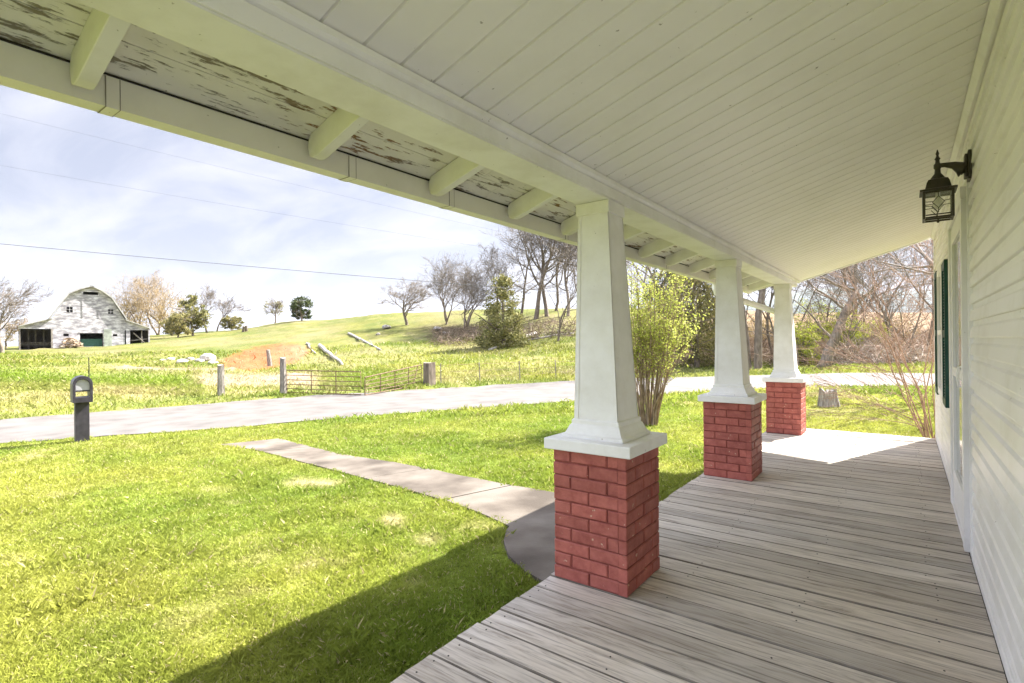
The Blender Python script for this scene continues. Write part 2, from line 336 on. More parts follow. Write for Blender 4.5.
# ------------------------------------------------------------------ ground colour, shared by soil and blades
def col_of(x, y):
    """base colours of the ground cover: green, straw, lush weeds, dug orange clay, pale track"""
    dep = -math.sin(YAW)*x + math.cos(YAW)*y; lat = math.cos(YAW)*x + math.sin(YAW)*y
    z = height(x, y)
    dd = np.maximum(dep, .3); px = 512+FPX*lat/dd; py = 341.9-.0103*(px-512)+FPX*(EYE-z)/dd
    front = dep > 3
    a = fbm(x, y, 1.7); b = fbm(x+50, y, 5.5); c = fbm(x, y+70, .55); dfar = np.clip((dep-14)/20, 0, 1)
    green = np.array([.175,.245,.030]); yel = np.array([.32,.335,.062]); straw = np.array([.52,.44,.24]); lush = np.array([.19,.29,.02])
    t = np.clip((b*.6+a*.4-.36)*4, 0, 1)[:, None]; col = green*(1-t)+yel*t
    s = np.clip((a*.45+c*.35+vnoise(x, y, 9)*.2-.565)*6, 0, 1)
    s = np.maximum(s, dfar*np.clip((fbm(x+9, y+9, 7)-.40)*2.4, 0, .75))
    # bare, thin patches in the lawn beside the path and beyond the deck end
    def blob(px0, py0, rx, ry): return np.exp(-(((px-px0)/rx)**2+((py-py0)/ry)**2)) * front
    bare = blob(310, 483, 32, 7)+blob(392, 523, 16, 10)+blob(425, 540, 24, 9)*.6+blob(232, 503, 22, 4)*.5+blob(410, 430, 60, 4)*.4+blob(60, 495, 30, 5)*.5
    wp = np.hypot(x+.3, (y-10.1)*1.0); bare = bare+np.exp(-((x+.2)/1.6)**2-((y-9.9)/.8)**2)*1.2
    bare = np.clip((bare*(.3+1.3*c)-.28)*1.8, 0, 1)*.85
    s = np.clip(np.maximum(s*.75, bare), 0, 1)[:, None]; col = col*(1-s)+straw*s
    # verge beyond the road: dry
    v = (np.clip(1-np.abs(py-395+ (px-100)*.05)/14, 0, 1)*(px < 520)*(dep > 15))*np.clip(a*1.6-.3, 0, 1)*.7*front
    col = col*(1-v[:, None])+straw*v[:, None]*.95
    # lush weeds strip and behind the gate
    l = np.clip(1-np.abs(py-378-(px-60)*.04)/9, 0, 1)*(px < 205)*(dep > 18)+np.clip(1-np.abs(py-380)/11, 0, 1)*np.clip(1-np.abs(px-372)/60, 0, 1)*(dep > 22)
    l = np.clip(l*2*(.4+a), 0, 1)*front*.85; col = col*(1-l[:, None])+lush*l[:, None]
    # orange clay bank and the pale lane through the gate opening
    clay = np.array([.52,.19,.07]); clay2 = np.array([.52,.32,.19]); sand = np.array([.50,.38,.26])
    wig = (c-.5)*14
    q = np.clip((1-(((px-266+wig)/46)**2+((py-358+wig*.3-(px-262)*-.15)/13)**2))*3.5, 0, 1)*front*(dep > 26); q = np.clip(q*(.75+.8*c), 0, 1)
    cc = clay*(1-.35*t)+clay2*.35*t; mixc = np.clip((px-268)/60, 0, 1)[:, None]; cc = cc*(1-mixc)+clay2*mixc
    col = col*(1-q[:, None])+cc*q[:, None]
    tr = np.clip((1-np.abs(py-(380-(px-250)*.0)+wig*.3)/9)*2, 0, 1)*np.clip((70-np.abs(px-255))/18, 0, 1)*(dep > 20)*front
    tr2 = np.clip((1-np.abs(py-369.5+(px-200)*-.012)/2.2)*2, 0, 1)*np.clip((px-95)/30, 0, 1)*(px < 235)*(dep > 22)*front
    tr = np.clip(tr*(.6+.5*a), 0, 1); tr = np.maximum(tr, tr2*.8); col = col*(1-tr[:, None])+sand*tr[:, None]
    # brown leaf litter under the wooded bank right of the hill
    li = np.clip((px-600)/60, 0, 1)*np.clip((366-py)/8, 0, 1)*np.clip((dep-37)/4, 0, 1)*np.clip((110-dep)/30, 0, 1)*front
    lit = np.array([.26,.18,.11]); li = li*np.clip(.45+a, 0, 1); col = col*(1-li[:, None])+lit*li[:, None]
    # dry orange broom-sedge field far right
    fi = np.clip((px-700)/40, 0, 1)*np.clip((dep-56)/10, 0, 1)*front; fld = np.array([.44,.27,.15]); col = col*(1-fi[:, None])+fld*fi[:, None]
    hb = np.exp(-(((px-455)/38)**2+((py-330)/7)**2))*front*(dep > 40); hb = np.clip(hb*1.6-.2, 0, 1)*(.4+.6*c); col = col*(1-hb[:, None])+lit*hb[:, None]
    return col, np.clip(q+tr, 0, 1), s[:, 0]

def groundmat():
    m, nt, b = newmat('grassy_ground'); L = nt.links
    a = N(nt, 'ShaderNodeAttribute'); a.attribute_name = 'col'
    tc = N(nt, 'ShaderNodeTexCoord')
    n1 = N(nt, 'ShaderNodeTexNoise'); n1.inputs['Scale'].default_value = 2.5; n1.inputs['Detail'].default_value = 10; n1.inputs['Roughness'].default_value = .75; L.new(tc.outputs['Object'], n1.inputs['Vector'])
    r = N(nt, 'ShaderNodeMapRange'); r.inputs['From Min'].default_value = .3; r.inputs['From Max'].default_value = .7; r.inputs['To Min'].default_value = .625; r.inputs['To Max'].default_value = 1.25; L.new(n1.outputs['Fac'], r.inputs['Value'])
    mx = N(nt, 'ShaderNodeMix'); mx.data_type = 'RGBA'; mx.blend_type = 'MULTIPLY'; mx.inputs[0].default_value = 1; L.new(a.outputs['Color'], mx.inputs[6]); L.new(r.outputs[0], mx.inputs[7])
    L.new(mx.outputs[2], b.inputs['Base Color']); b.inputs['Roughness'].default_value = .9; b.inputs['Specular IOR Level'].default_value = .1
    n2 = N(nt, 'ShaderNodeTexNoise'); n2.inputs['Scale'].default_value = 6; n2.inputs['Detail'].default_value = 8; L.new(tc.outputs['Object'], n2.inputs['Vector'])
    bp = N(nt, 'ShaderNodeBump'); bp.inputs['Strength'].default_value = .8; bp.inputs['Distance'].default_value = .12; L.new(n2.outputs['Fac'], bp.inputs['Height']); L.new(bp.outputs[0], b.inputs['Normal'])
    return m
def build_ground():
    th_c = math.atan2(fw.y, fw.x)
    inner = np.linspace(-50, 50, 401); outer = np.linspace(50, 310, 105)[1:-1]
    ang = th_c - np.radians(np.r_[inner, outer]); nA = len(ang)
    rad = np.r_[np.geomspace(.4, 250, 420), np.geomspace(260, 9000, 30)]; nR = len(rad)
    X = (rad[:, None]*np.cos(ang)[None, :]).ravel(); Y = (rad[:, None]*np.sin(ang)[None, :]).ravel()
    Z = height(X, Y)
    rough = (fbm(X, Y, 3.0)-.5)*np.clip((np.hypot(X, Y)-24)/60, 0, .45)
    dep = -math.sin(YAW)*X + math.cos(YAW)*Y
    col, dirt, st = col_of(X, Y)
    Z = Z+rough+(fbm(X, Y, .8)-.5)*.5*dirt*(dep > 30)
    # flatten under road
    V = np.c_[X, Y, Z]; V = np.vstack([V, [[0, 0, -.4]]])
    idx = np.arange(nR*nA).reshape(nR, nA); nx = np.roll(idx, -1, axis=1)
    Q = np.stack([idx[:-1], idx[1:], nx[1:], nx[:-1]], -1).reshape(-1, 4)
    T = np.stack([idx[0], nx[0], np.full(nA, nR*nA)], -1)
    T = T[:, [0, 1, 2]]
    me = bpy.data.meshes.new('ground'); me.from_pydata(V.tolist(), [], Q.tolist()+T.tolist()); me.update()
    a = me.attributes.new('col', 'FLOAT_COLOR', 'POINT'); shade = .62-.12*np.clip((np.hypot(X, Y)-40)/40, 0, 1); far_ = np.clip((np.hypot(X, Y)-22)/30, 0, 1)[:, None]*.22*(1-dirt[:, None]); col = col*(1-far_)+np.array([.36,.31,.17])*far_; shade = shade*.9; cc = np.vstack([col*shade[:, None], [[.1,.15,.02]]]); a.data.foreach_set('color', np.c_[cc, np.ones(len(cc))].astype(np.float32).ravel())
    me.polygons.foreach_set('use_smooth', [True]*len(me.polygons)); me.materials.append(groundmat())
    o = bpy.data.objects.new('ground', me); link(o); tag(o, kind='structure')
    bm = bmesh.new(); bm.from_mesh(me); bmesh.ops.recalc_face_normals(bm, faces=bm.faces); 
    bm.faces.ensure_lookup_table()
    if bm.faces[10].normal.z < 0: bmesh.ops.reverse_faces(bm, faces=bm.faces)
    bm.to_mesh(me); bm.free()
build_ground()

# road
ROADM = noise_col('pale_asphalt', [(.3,(.095,.087,.08)),(.5,(.13,.118,.109)),(.7,(.155,.142,.132))], scale=1.2, detail=10, rough=.9, bump=.3, bscale=60, dist=.006)
GRAV = noise_col('gravel_shoulder', [(.3,(.32,.28,.22)),(.7,(.52,.47,.40))], scale=9, detail=8, rough=.95, bump=.5, bscale=40, dist=.01)
def strip(name, A, B, zoff, mat, nw=8, wob=0.0):
    V = []; F = []; n = len(A)
    for i in range(n):
        for j in range(nw+1):
            t = j/nw; p = A[i]*(1-t)+B[i]*t
            if wob and j in (0, nw): p = p+(np.array([vnoise(p[0], p[1], .5), vnoise(p[1], p[0], .5)])-.5)*wob
            V.append((p[0], p[1], float(height(p[0], p[1]))+zoff*(1 if 0 < j < nw else .4)))
    for i in range(n-1):
        for j in range(nw): a = i*(nw+1)+j; F.append((a, a+1, a+nw+2, a+nw+1))
    m = MB(); m.add(V, F); o = m.build(name, mat, smooth=True)
    if o.data.polygons[0].normal.z < 0: o.data.flip_normals()
    return tag(o, kind='structure')
strip('road', NR, FR, .045, ROADM, wob=.35)
# walkway slabs
def walkway():
    m = MB(); A = wt+[Vector((-1.72, wt[-1].y, 0))]
    top = resample(wt[:6], 40); bot = resample(wb+[Vector((-3.0, 3.95, 0))], 40)
    top[:, 1] += (np.sin(np.arange(40)*1.3)*.012)
    cuts = [0, 8, 17, 25, 33, 39]
    for a, b in zip(cuts[:-1], cuts[1:]):
        V = []; k = b-a+1; dz = random.uniform(.012, .03)
        T = top[a:b+1].copy(); B = bot[a:b+1].copy()
        if b < 39: T[-1] += (T[0]-T[-1])*.012; B[-1] += (B[0]-B[-1])*.012
        for i in range(k):
            V.append((T[i][0], T[i][1], zg(*T[i])+dz)); V.append((B[i][0], B[i][1], zg(*B[i])+dz))
            V.append((T[i][0], T[i][1], zg(*T[i])-.1)); V.append((B[i][0], B[i][1], zg(*B[i])-.1))
        F = []
        for i in range(k-1):
            q = i*4; F += [(q, q+1, q+5, q+4), (q+2, q+6, q+7, q+3), (q, q+4, q+6, q+2), (q+1, q+3, q+7, q+5)]
        F += [(0, 2, 3, 1), ((k-1)*4, (k-1)*4+1, (k-1)*4+3, (k-1)*4+2)]
        m.add(V, F)
    end = [tuple(top[-1]), (-1.68, top[-1][1]-.02), (-1.68, 2.95), (-1.95, 3.1), (-2.3, 3.2), (-2.58, 3.36), (-2.8, 3.58), (-2.94, 3.8), tuple(bot[-1])]
    m.prism(end, 'z', -.5, -.372)
    o = m.build('walkway', noise_col('old_concrete', [(.34,(.065,.052,.04)),(.5,(.12,.10,.08)),(.66,(.17,.148,.122))], scale=1.6, detail=12, rough=.9, bump=.5, bscale=45, dist=.006, rnd=.12))
    bm = bmesh.new(); bm.from_mesh(o.data); bmesh.ops.recalc_face_normals(bm, faces=bm.faces); bm.to_mesh(o.data); bm.free()
    tag(o, kind='structure')
walkway()

# ------------------------------------------------------------------ grass blades
def bladesmat():
    m, nt, b = newmat('grass_blade'); L = nt.links
    a = N(nt, 'ShaderNodeAttribute'); a.attribute_name = 'col'
    L.new(a.outputs['Color'], b.inputs['Base Color']); b.inputs['Roughness'].default_value = .6; b.inputs['Specular IOR Level'].default_value = .25
    tr = N(nt, 'ShaderNodeBsdfTranslucent'); L.new(a.outputs['Color'], tr.inputs['Color'])
    ms = N(nt, 'ShaderNodeMixShader'); ms.inputs[0].default_value = .4
    L.new(b.outputs[0], ms.inputs[1]); L.new(tr.outputs[0], ms.inputs[2]); L.new(ms.outputs[0], nt.nodes['Material Output'].inputs[0])
    return m
BLADE = bladesmat()
def blades(name, n, d0, d1, hgt, wid, u0=-60, u1=1010, power=1.0, mask=None, jit=1.0):
    t = rng.random(n); d = d0*(d1/d0)**(t**power); u = u0+(u1-u0)*rng.random(n)
    lat = (u-512)/FPX*d; x = math.cos(YAW)*lat-math.sin(YAW)*d; y = math.sin(YAW)*lat+math.cos(YAW)*d
    jx = x+(fbm(x, y, .22)-.5)*.28; jy = y+(fbm(y, x, .22)-.5)*.28
    ok = ~inside(WALKP, jx, jy) & ~inside(ROADP, x+(fbm(x, y, .5)-.5)*.9, y) & ~((x > -1.68) & (y < 9.04) & (y > -6)) & ~((x > .3) & (y < 9.2))
    edge = fbm(x, y, .3)
    if mask is not None: ok &= mask(x, y, d, u)
    x, y, d = x[ok], y[ok], d[ok]; n = len(x)
    col, dirt, st = col_of(x, y)
    keep = rng.random(n) > np.clip(dirt*.93+st*.55, 0, .95); x, y, d, col, st = x[keep], y[keep], d[keep], col[keep], st[keep]; n = len(x)
    clump = fbm(x, y, .28); sc = (.35+1.35*clump**1.3)*(1-.35*st)
    h = hgt(d)*sc*rng.uniform(.5, 1.25, n); w = wid(d)*rng.uniform(.7, 1.3, n)
    an = rng.random(n)*2*PI; le = rng.uniform(.15, 1.1, n)*jit; la = rng.random(n)*2*PI
    z = height(x, y)-.004
    dx, dy = np.cos(an)*w/2, np.sin(an)*w/2; lx, ly = np.cos(la)*le*h, np.sin(la)*le*h
    V = np.empty((n, 4, 3)); mid = .55
    V[:, 0] = np.c_[x-dx, y-dy, z]; V[:, 1] = np.c_[x+dx, y+dy, z]
    V[:, 2] = np.c_[x+dx*.8+lx*.35, y+dy*.8+ly*.35, z+h*mid]; V[:, 3] = np.c_[x+lx, y+ly, z+h*np.sqrt(np.maximum(1-(le*.6)**2, .1))]
    v = rng.uniform(.86, 1.14, n)[:, None]*(.62+.38*fbm(x, y, .35)+.42*fbm(x+30, y, 1.3))[:, None]; hue = rng.random(n)[:, None]
    c = col*v*(1-.16*np.clip((d-14)/8, 0, 1))[:, None]; c = c*(1-hue*.25)+np.array([.30,.31,.06])*hue*.25
    dry = (rng.random(n) < .05)[:, None]; c = np.where(dry, np.array([.48,.41,.22])*v, c)
    o = fastmesh(name, V.reshape(-1, 3), 4, BLADE, col=np.clip(c, 0, .8)); return tag(o, kind='stuff', label=None)
import os
DENS = 1.0
g = blades('lawn_grass', int(760000*DENS), 1.6, 17, lambda d: .040+.0010*d, lambda d: .0026+.00085*d)
tag(g, 'short bright yellow-green grass growing over the front lawn', 'grass')
g = blades('grass_tufts', 60000, 1.8, 16, lambda d: .085+.001*d, lambda d: .0042+.0009*d, mask=lambda x, y, d, u: fbm(x+4, y+8, .45) > .60)
tag(g, 'taller darker tufts scattered through the mown lawn', 'grass')
g = blades('roadside_grass', int(110000*DENS), 14, 60, lambda d: .07+.0045*d, lambda d: .006+.0016*d, u0=-60, u1=950, mask=lambda x, y, d, u: True)
tag(g, 'rough pasture grass beyond the lane', 'grass')
def lushmask(x, y, d, u):
    py = 341.9+FPX*(EYE-height(x, y))/d
    return (((np.abs(py-380-(u-60)*.04) < 7) & (u < 200)) | ((np.abs(py-379) < 9) & (np.abs(u-372) < 52))) & (d > 20)
g = blades('tall_weeds', int(160000*DENS), 19, 48, lambda d: .24+0*d, lambda d: .03+0*d, u1=430, mask=lushmask)
tag(g, 'strip of tall lush green weeds below the pasture slope', 'weeds')

# ------------------------------------------------------------------ the house
WX = .32; YEND = 9.1; PY0 = -.75; HY0 = -1.3
def ceilz(x): return 2.235+.3*(x+1.33)
def roofz(x): return 2.209+.3*(x+2.0)
house = thing('house', 'white vinyl sided farmhouse with a covered front porch', 'house', (0,0,0))
def siding(name, axis, fixed, a, b, z0, z1, sgn, parent):
    m = MB(); e = .102; z = z0
    while z < z1-.01:
        zt = min(z+e, z1)
        # dutch-lap profile: thick at the bottom lip, thinner in the cove at the top
        prof = [(0, z), (.0195, z), (.0215, z+.006), (.0165, z+e*.60), (.006, z+e*.72), (.004, zt), (0, zt)]
        if axis == 'y': m.prism([(fixed+sgn*p[0], min(p[1], zt)) for p in prof], 'y', a, b, r=.5)
        else: m.prism([(fixed+sgn*p[0], min(p[1], zt)) for p in prof], 'x', a, b, r=.5)
        z += e
    return m.build(name, VINYL, parent)
siding('siding_wall', 'y', WX+.017, HY0, 4.30, .02, 2.86, -1, house)
siding('siding_wall', 'y', WX+.017, 5.66, YEND-.06, .02, 2.86, -1, house)
siding('siding_wall', 'y', WX+.017, 4.30, 5.66, 2.26, 2.86, -1, house)
siding('siding_wall', 'x', YEND, WX+.02, 7.9, -.1, 5.0, 1, house)
m = MB(); m.box(WX+.03, 8, HY0, YEND-.01, -.5, 2.9); m.build('wall_core', TRIM, house)
m = MB(); m.box(WX+.03, 8, HY0, YEND-.01, 2.9, 5.0); m.build('upper_wall', VINYL, house)
m = MB(); m.box(WX-.008, WX+.09, YEND-.07, YEND+.03, -.1, 4.9); m.build('corner_trim', TRIM, house, bevel=.003)
m = MB(); m.box(WX-.012, WX+.02, HY0, 4.2, 0.0, .055, bev=.004); m.build('base_trim', TRIM, house)
m = MB(); m.box(WX-.012, WX+.02, 5.72, YEND-.08, 0.0, .055, bev=.004); m.build('base_trim', TRIM, house)
for a_, b_ in ((4.262, 4.298), (5.662, 5.69)):
    m = MB(); m.box(WX-.010, WX+.02, a_, b_, .0, 2.32); m.build('siding_channel', TRIM, house)
# foundation
m = MB(); m.box(WX+.05, 8, HY0, YEND-.03, -.6, -.1); m.build('foundation', noise_col('foundation_block', [(.3,(.25,.24,.22)),(.7,(.4,.38,.35))], rough=.9), house)
# main roof
m = MB()
m.prism([(WX-.02, 4.95), (WX-.02, 5.05), (4.1, 7.4), (8.5, 5.05), (8.5, 4.95), (4.1, 7.28)], 'y', HY0-.25, YEND+.25)
m.build('roof', noise_col('shingles', [(.3,(.10,.095,.09)),(.7,(.2,.19,.18))], scale=14, rough=.9), house)
m = MB(); m.prism([(WX+.05, 5.0), (8, 5.0), (4.1, 7.25)], 'y', YEND-.1, YEND-.02); m.build('gable', VINYL, house)
# front door with storm door frame
door = MB(); 
door.box(WX-.035, WX+.02, 4.34, 4.44, 0, 2.22, bev=.004); door.box(WX-.035, WX+.02, 5.53, 5.63, 0, 2.22, bev=.004); door.box(WX-.038, WX+.02, 4.34, 5.63, 2.221, 2.30, bev=.004); door.box(WX-.03, WX+.02, 4.441, 5.529, 0, .035)
fr = door.build('door_frame', TRIM, house)
d = MB(); d.box(WX-.022, WX+.005, 4.445, 4.56, .04, 2.21, bev=.003); d.box(WX-.022, WX+.005, 5.41, 5.525, .04, 2.21, bev=.003); d.box(WX-.022, WX+.005, 4.561, 5.409, 2.08, 2.21, bev=.003); d.box(WX-.022, WX+.005, 4.561, 5.409, .04, .3, bev=.003); d.box(WX-.022, WX+.005, 4.561, 5.409, 1.05, 1.12, bev=.003)
dr = d.build('storm_door', TRIM, house)
gl, gnt, gb = newmat('door_glass'); gb.inputs['Base Color'].default_value = (.35,.37,.36,1); gb.inputs['Roughness'].default_value = .06; gb.inputs['Metallic'].default_value = 0; gb.inputs['Specular IOR Level'].default_value = .8
p = MB(); p.box(WX-.006, WX+.0, 4.555, 5.415, .29, 2.09); p.build('pane', gl, dr)
hd = MB(); hd.tube([(WX-.02, 4.50, 1.02), (WX-.045, 4.50, 1.03), (WX-.05, 4.50, 1.09), (WX-.045, 4.50, 1.15), (WX-.02, 4.50, 1.16)], .008, 8); hd.build('handle', TRIM, dr, smooth=True)
# window with shutters
w = MB(); y0, y1, z0, z1 = 6.86, 7.72, .72, 2.1
for a in ((y0, y0+.07, z0, z1), (y1-.07, y1, z0, z1), (y0+.071, y1-.071, z1-.07, z1), (y0+.071, y1-.071, z0, z0+.08), (y0+.071, y1-.071, 1.38, 1.43)): w.box(WX-.03, WX+.01, a[0], a[1], a[2], a[3], bev=.003)
wo = w.build('window', TRIM, house); p = MB(); p.box(WX-.01, WX-.003, y0+.06, y1-.06, z0+.07, z1-.06); p.build('pane', gl, wo)
def shutter(ya, yb, z0, z1):
    m = MB(); x0, x1 = WX-.036, WX-.002
    for a in ((ya, ya+.05), (yb-.05, yb)): m.box(x0, x1, a[0], a[1], z0, z1, bev=.004)
    for a in ((z0, z0+.07), (z1-.07, z1), ((z0+z1)/2-.035, (z0+z1)/2+.035)): m.box(x0+.001, x1, ya+.051, yb-.051, a[0], a[1])
    z = z0+.075
    while z < z1-.08:
        if abs(z-(z0+z1)/2) > .04: m.prism([(x0+.01, z), (x1-.004, z+.022), (x1-.004, z+.028), (x0+.01, z+.008)], 'y', ya+.05, yb-.05)
        z += .028
    return m.build('shutter', GREENP, house)
shutter(6.16, 6.60, .71, 2.06); shutter(7.78, 8.2, .69, 2.12)
# ceiling : vinyl beadboard panels running across the porch
m = MB(); PEND = 9.16; y = PY0
def cprof(y0_, w_):
    g_ = .009; return [(y0_, .0), (y0_+g_*.5, .012), (y0_+g_, .0), (y0_+w_/2-.003, 0), (y0_+w_/2, .003), (y0_+w_/2+.003, 0), (y0_+w_, 0)]
row = []
while y < PEND: row += cprof(y, .145)[:-1] if False else [(y, 0), (y+.003, .011), (y+.009, .011), (y+.012, 0)]; y += .145
row.append((PEND, 0))
xs = [-1.32, WX+.02]; V = []
for xx in xs:
    for (yy, dz) in row: V.append((xx, yy, ceilz(xx)+dz))
n = len(row); F = [(i, i+n, i+n+1, i+1) for i in range(n-1)]
m.add(V, F, .5); ce = m.build('porch_ceiling', CEILM, house)
if ce.data.polygons[0].normal.z > 0: ce.data.flip_normals()
# crown strip where ceiling meets beam, and at the wall
m = MB(); m.prism([(-1.318, 2.232), (-1.288, 2.241), (-1.29, 2.222), (-1.302, 2.213), (-1.318, 2.209)], 'y', PY0, PEND); m.build('crown_trim', TRIM, house)
m = MB(); m.prism([(WX-.002, 2.722), (WX-.035, 2.711), (WX-.035, 2.695), (WX-.012, 2.66), (WX-.002, 2.66)], 'y', PY0, PEND-.1); m.build('crown_trim', TRIM, house)
# beam
m = MB(); m.box(-1.525, -1.32, PY0, 9.02, 2.145, 2.34, bev=.004); m.build('porch_beam', WHITE, house)
m = MB(); m.box(-1.319, -1.312, PY0, 9.02, 2.150, 2.208); m.build('beam_face_board', TRIM, house)
# roof boards, shingles, rake
m = MB()
for a, b in ((-2.03, -1.852), (-1.847, -1.667), (-1.662, -1.48), (-1.475, -1.2)):
    yy = PY0
    while yy < 9.2:
        ln_ = random.uniform(2.4, 3.6); ye = min(yy+ln_, 9.22); m.prism([(a, roofz(a)), (b, roofz(b)), (b, roofz(b)+.022), (a, roofz(a)+.022)], 'y', yy, ye-.003); yy = ye
m.build('roof_sheathing', PEEL, house)
m = MB(); a, b = -2.06, WX+.02; m.prism([(a, roofz(a)+.023), (b, roofz(b)+.023), (b, roofz(b)+.05), (a, roofz(a)+.05)], 'y', PY0, 9.24)
m.build('porch_roof', bpy.data.materials['shingles'], house)
m = MB(); a, b = -2.03, WX+.0; m.prism([(a, roofz(a)-.08), (b, ceilz(b)-.012), (b, roofz(b)+.022), (a, roofz(a)+.022)], 'y', 9.221, 9.245); m.build('rake_board', WHITE, house)
m = MB(); a, b = -1.32, WX+.0; m.prism([(a, ceilz(a)-.012), (b, ceilz(b)-.012), (b, ceilz(b)+.03), (a, ceilz(a)+.03)], 'y', 9.165, 9.22); m.build('rake_trim', TRIM, house)
# rafter tails with rounded ends
tail0 = None
for yy in (-.22, .50, 1.275, 1.955, 2.61, 3.25, 3.93, 4.64, 5.34, 6.05, 6.80, 7.5, 8.2, 8.9):
    if tail0 is None:
        m = MB(); h_ = .112; P = []
        x0, x1 = -1.40, -1.985
        P = [(x0, roofz(x0)-.002), (x1+.02, roofz(x1+.02)-.002), (x1+.004, roofz(x1)-.02), (x1, roofz(x1)-.05), (x1+.012, roofz(x1)-.088), (x1+.04, roofz(x1+.04)-.107), (x1+.075, roofz(x1+.075)-h_), (x0, roofz(x0)-h_)]
        m.prism(P, 'y', -.024, .024); tail0 = m.build('rafter_tail', WHITE, house, bevel=.003); tail0.location = (0, yy, 0)
    else:
        o = tail0.copy(); link(o, house); o.location = (0, yy, random.uniform(-.003, .003)); o.rotation_euler = (0, 0, random.uniform(-.012, .012))
# gutter
m = MB(); m.prism([(-1.999, 2.201), (-1.994, 2.201), (-1.994, 2.2065), (-1.999, 2.2065)], 'y', PY0, 9.2); m.build('gap_shade_strip', DARK, house)  # solid dark strip standing in for the shade between sheathing and gutter
m = MB()
G = [(-2.0, 2.215), (-2.0, 2.103), (-2.072, 2.103), (-2.092, 2.12), (-2.098, 2.16), (-2.118, 2.19), (-2.120, 2.222), (-2.112, 2.222), (-2.112, 2.192), (-2.087, 2.163), (-2.08, 2.124), (-2.06, 2.108), (-2.004, 2.108), (-2.004, 2.215)]
def gprism(m, sc, a, b, off):
    V = []; n = len(G)
    for t in (a, b):
        for (x_, z_) in G: V.append((x_, t, z_))
    m.add(V, [(i, (i+1) % n, n+(i+1) % n, n+i) for i in range(n)]+[tuple(reversed(range(n))), tuple(range(n, 2*n))])
gprism(m, 1, PY0, 9.2, 0)
gut = m.build('gutter', GUTM, house)
for yv in (.572, 1.47, 2.12, 3.35, 5.4, 7.4):
    m = MB(); wv = .035
    P = [(-1.997, 2.198), (-1.997, 2.1008), (-2.0735, 2.1008), (-2.0945, 2.119), (-2.1005, 2.1595), (-2.1205, 2.1895), (-2.1225, 2.2235), (-2.1205, 2.2235), (-2.1185, 2.1905), (-2.0985, 2.161), (-2.0925, 2.1205), (-2.0725, 2.1025), (-2.0005, 2.1025), (-2.0005, 2.198)]
    m.prism(P, 'y', yv-wv/2, yv+wv/2, r=.2); m.build('gutter_joint', GUTM, gut)
    for sg in (-1, 1): q = MB(); q.prism([(a+(.0004 if a > -2.03 else -.0004), b-.0004 if b < 2.19 else b) for a, b in P], 'y', yv+sg*(wv/2+.0012)-.0012, yv+sg*(wv/2+.0012)+.0012); q.build('seam_line', bpy.data.materials['old_grey_wood'], gut)
# downspout from gutter over to the far column
m = MB(); m.tube([(-2.04, 7.28, 2.11), (-2.04, 7.28, 2.04), (-2.03, 7.33, 1.98), (-1.78, 8.05, 1.87), (-1.53, 8.74, 1.75), (-1.50, 8.80, 1.70), (-1.50, 8.80, 1.6), (-1.50, 8.80, .02)], .042, 8); m.build('downspout', TRIM, house, smooth=False)

# ------------------------------------------------------------------ porch deck
deck = thing('porch_deck', 'weathered grey board porch floor running along the house wall', 'deck', (0,0,0))
m = MB(); y = 2.55-.158*22; nails = MB()
while y < 9.0:
    w_ = .158; x0 = -1.655+random.uniform(-.006, .006); dz = random.uniform(-.0025, .0025)
    # slightly cupped board with rounded edges
    r = random.random(); g_ = .0032
    P = [(y+g_, -.03), (y+w_-g_, -.03), (y+w_-g_, -.006+dz), (y+w_-g_-.004, dz), (y+w_/2, dz-.002), (y+g_+.004, dz), (y+g_, -.006+dz)]
    m.prism(P, 'x', x0, WX-.014, r=r)
    for xn in (-1.60, -1.0, -.45, .1):
        for yn in (.035, .123):
            if random.random() < (.1 if xn < -1.5 else .45): continue
            cx_, cy_ = xn+random.uniform(-.022, .022), y+yn+random.uniform(-.006, .006)
            nails.lathe([(.0042, dz-.004), (.0042, dz+.0009)], 6, (cx_, cy_, 0))
    y += w_
DEND = y
db = m.build('deck_boards', DECK, deck); db.data.materials.append(noise_col('board_edge_grime', [(.3,(.12,.10,.08)),(.7,(.27,.24,.20))], scale=6, rough=.9))
for i_, pg in enumerate(db.data.polygons):
    if i_ % 9 in (1, 2, 5, 6): pg.material_index = 1
tag(nails.build('nail_heads', DARK, deck), kind='stuff')
m = MB(); m.box(-1.64, -1.60, -.9, DEND-.01, -.2, -.031); m.box(-1.60, WX, DEND-.05, DEND-.01, -.2, -.031); m.build('rim_board', OLDWOOD, deck)
m = MB()
for yy in np.arange(-.8, 9, 1.9): m.box(-1.58, -1.3, yy, yy+.3, -.5, -.2)
m.box(-1.59, WX, -.9, DEND-.06, -.08, -.04)  # dark sheet under the boards, coloured to give the gaps their shade
m.build('footing_and_gap_shade', DARK, deck)

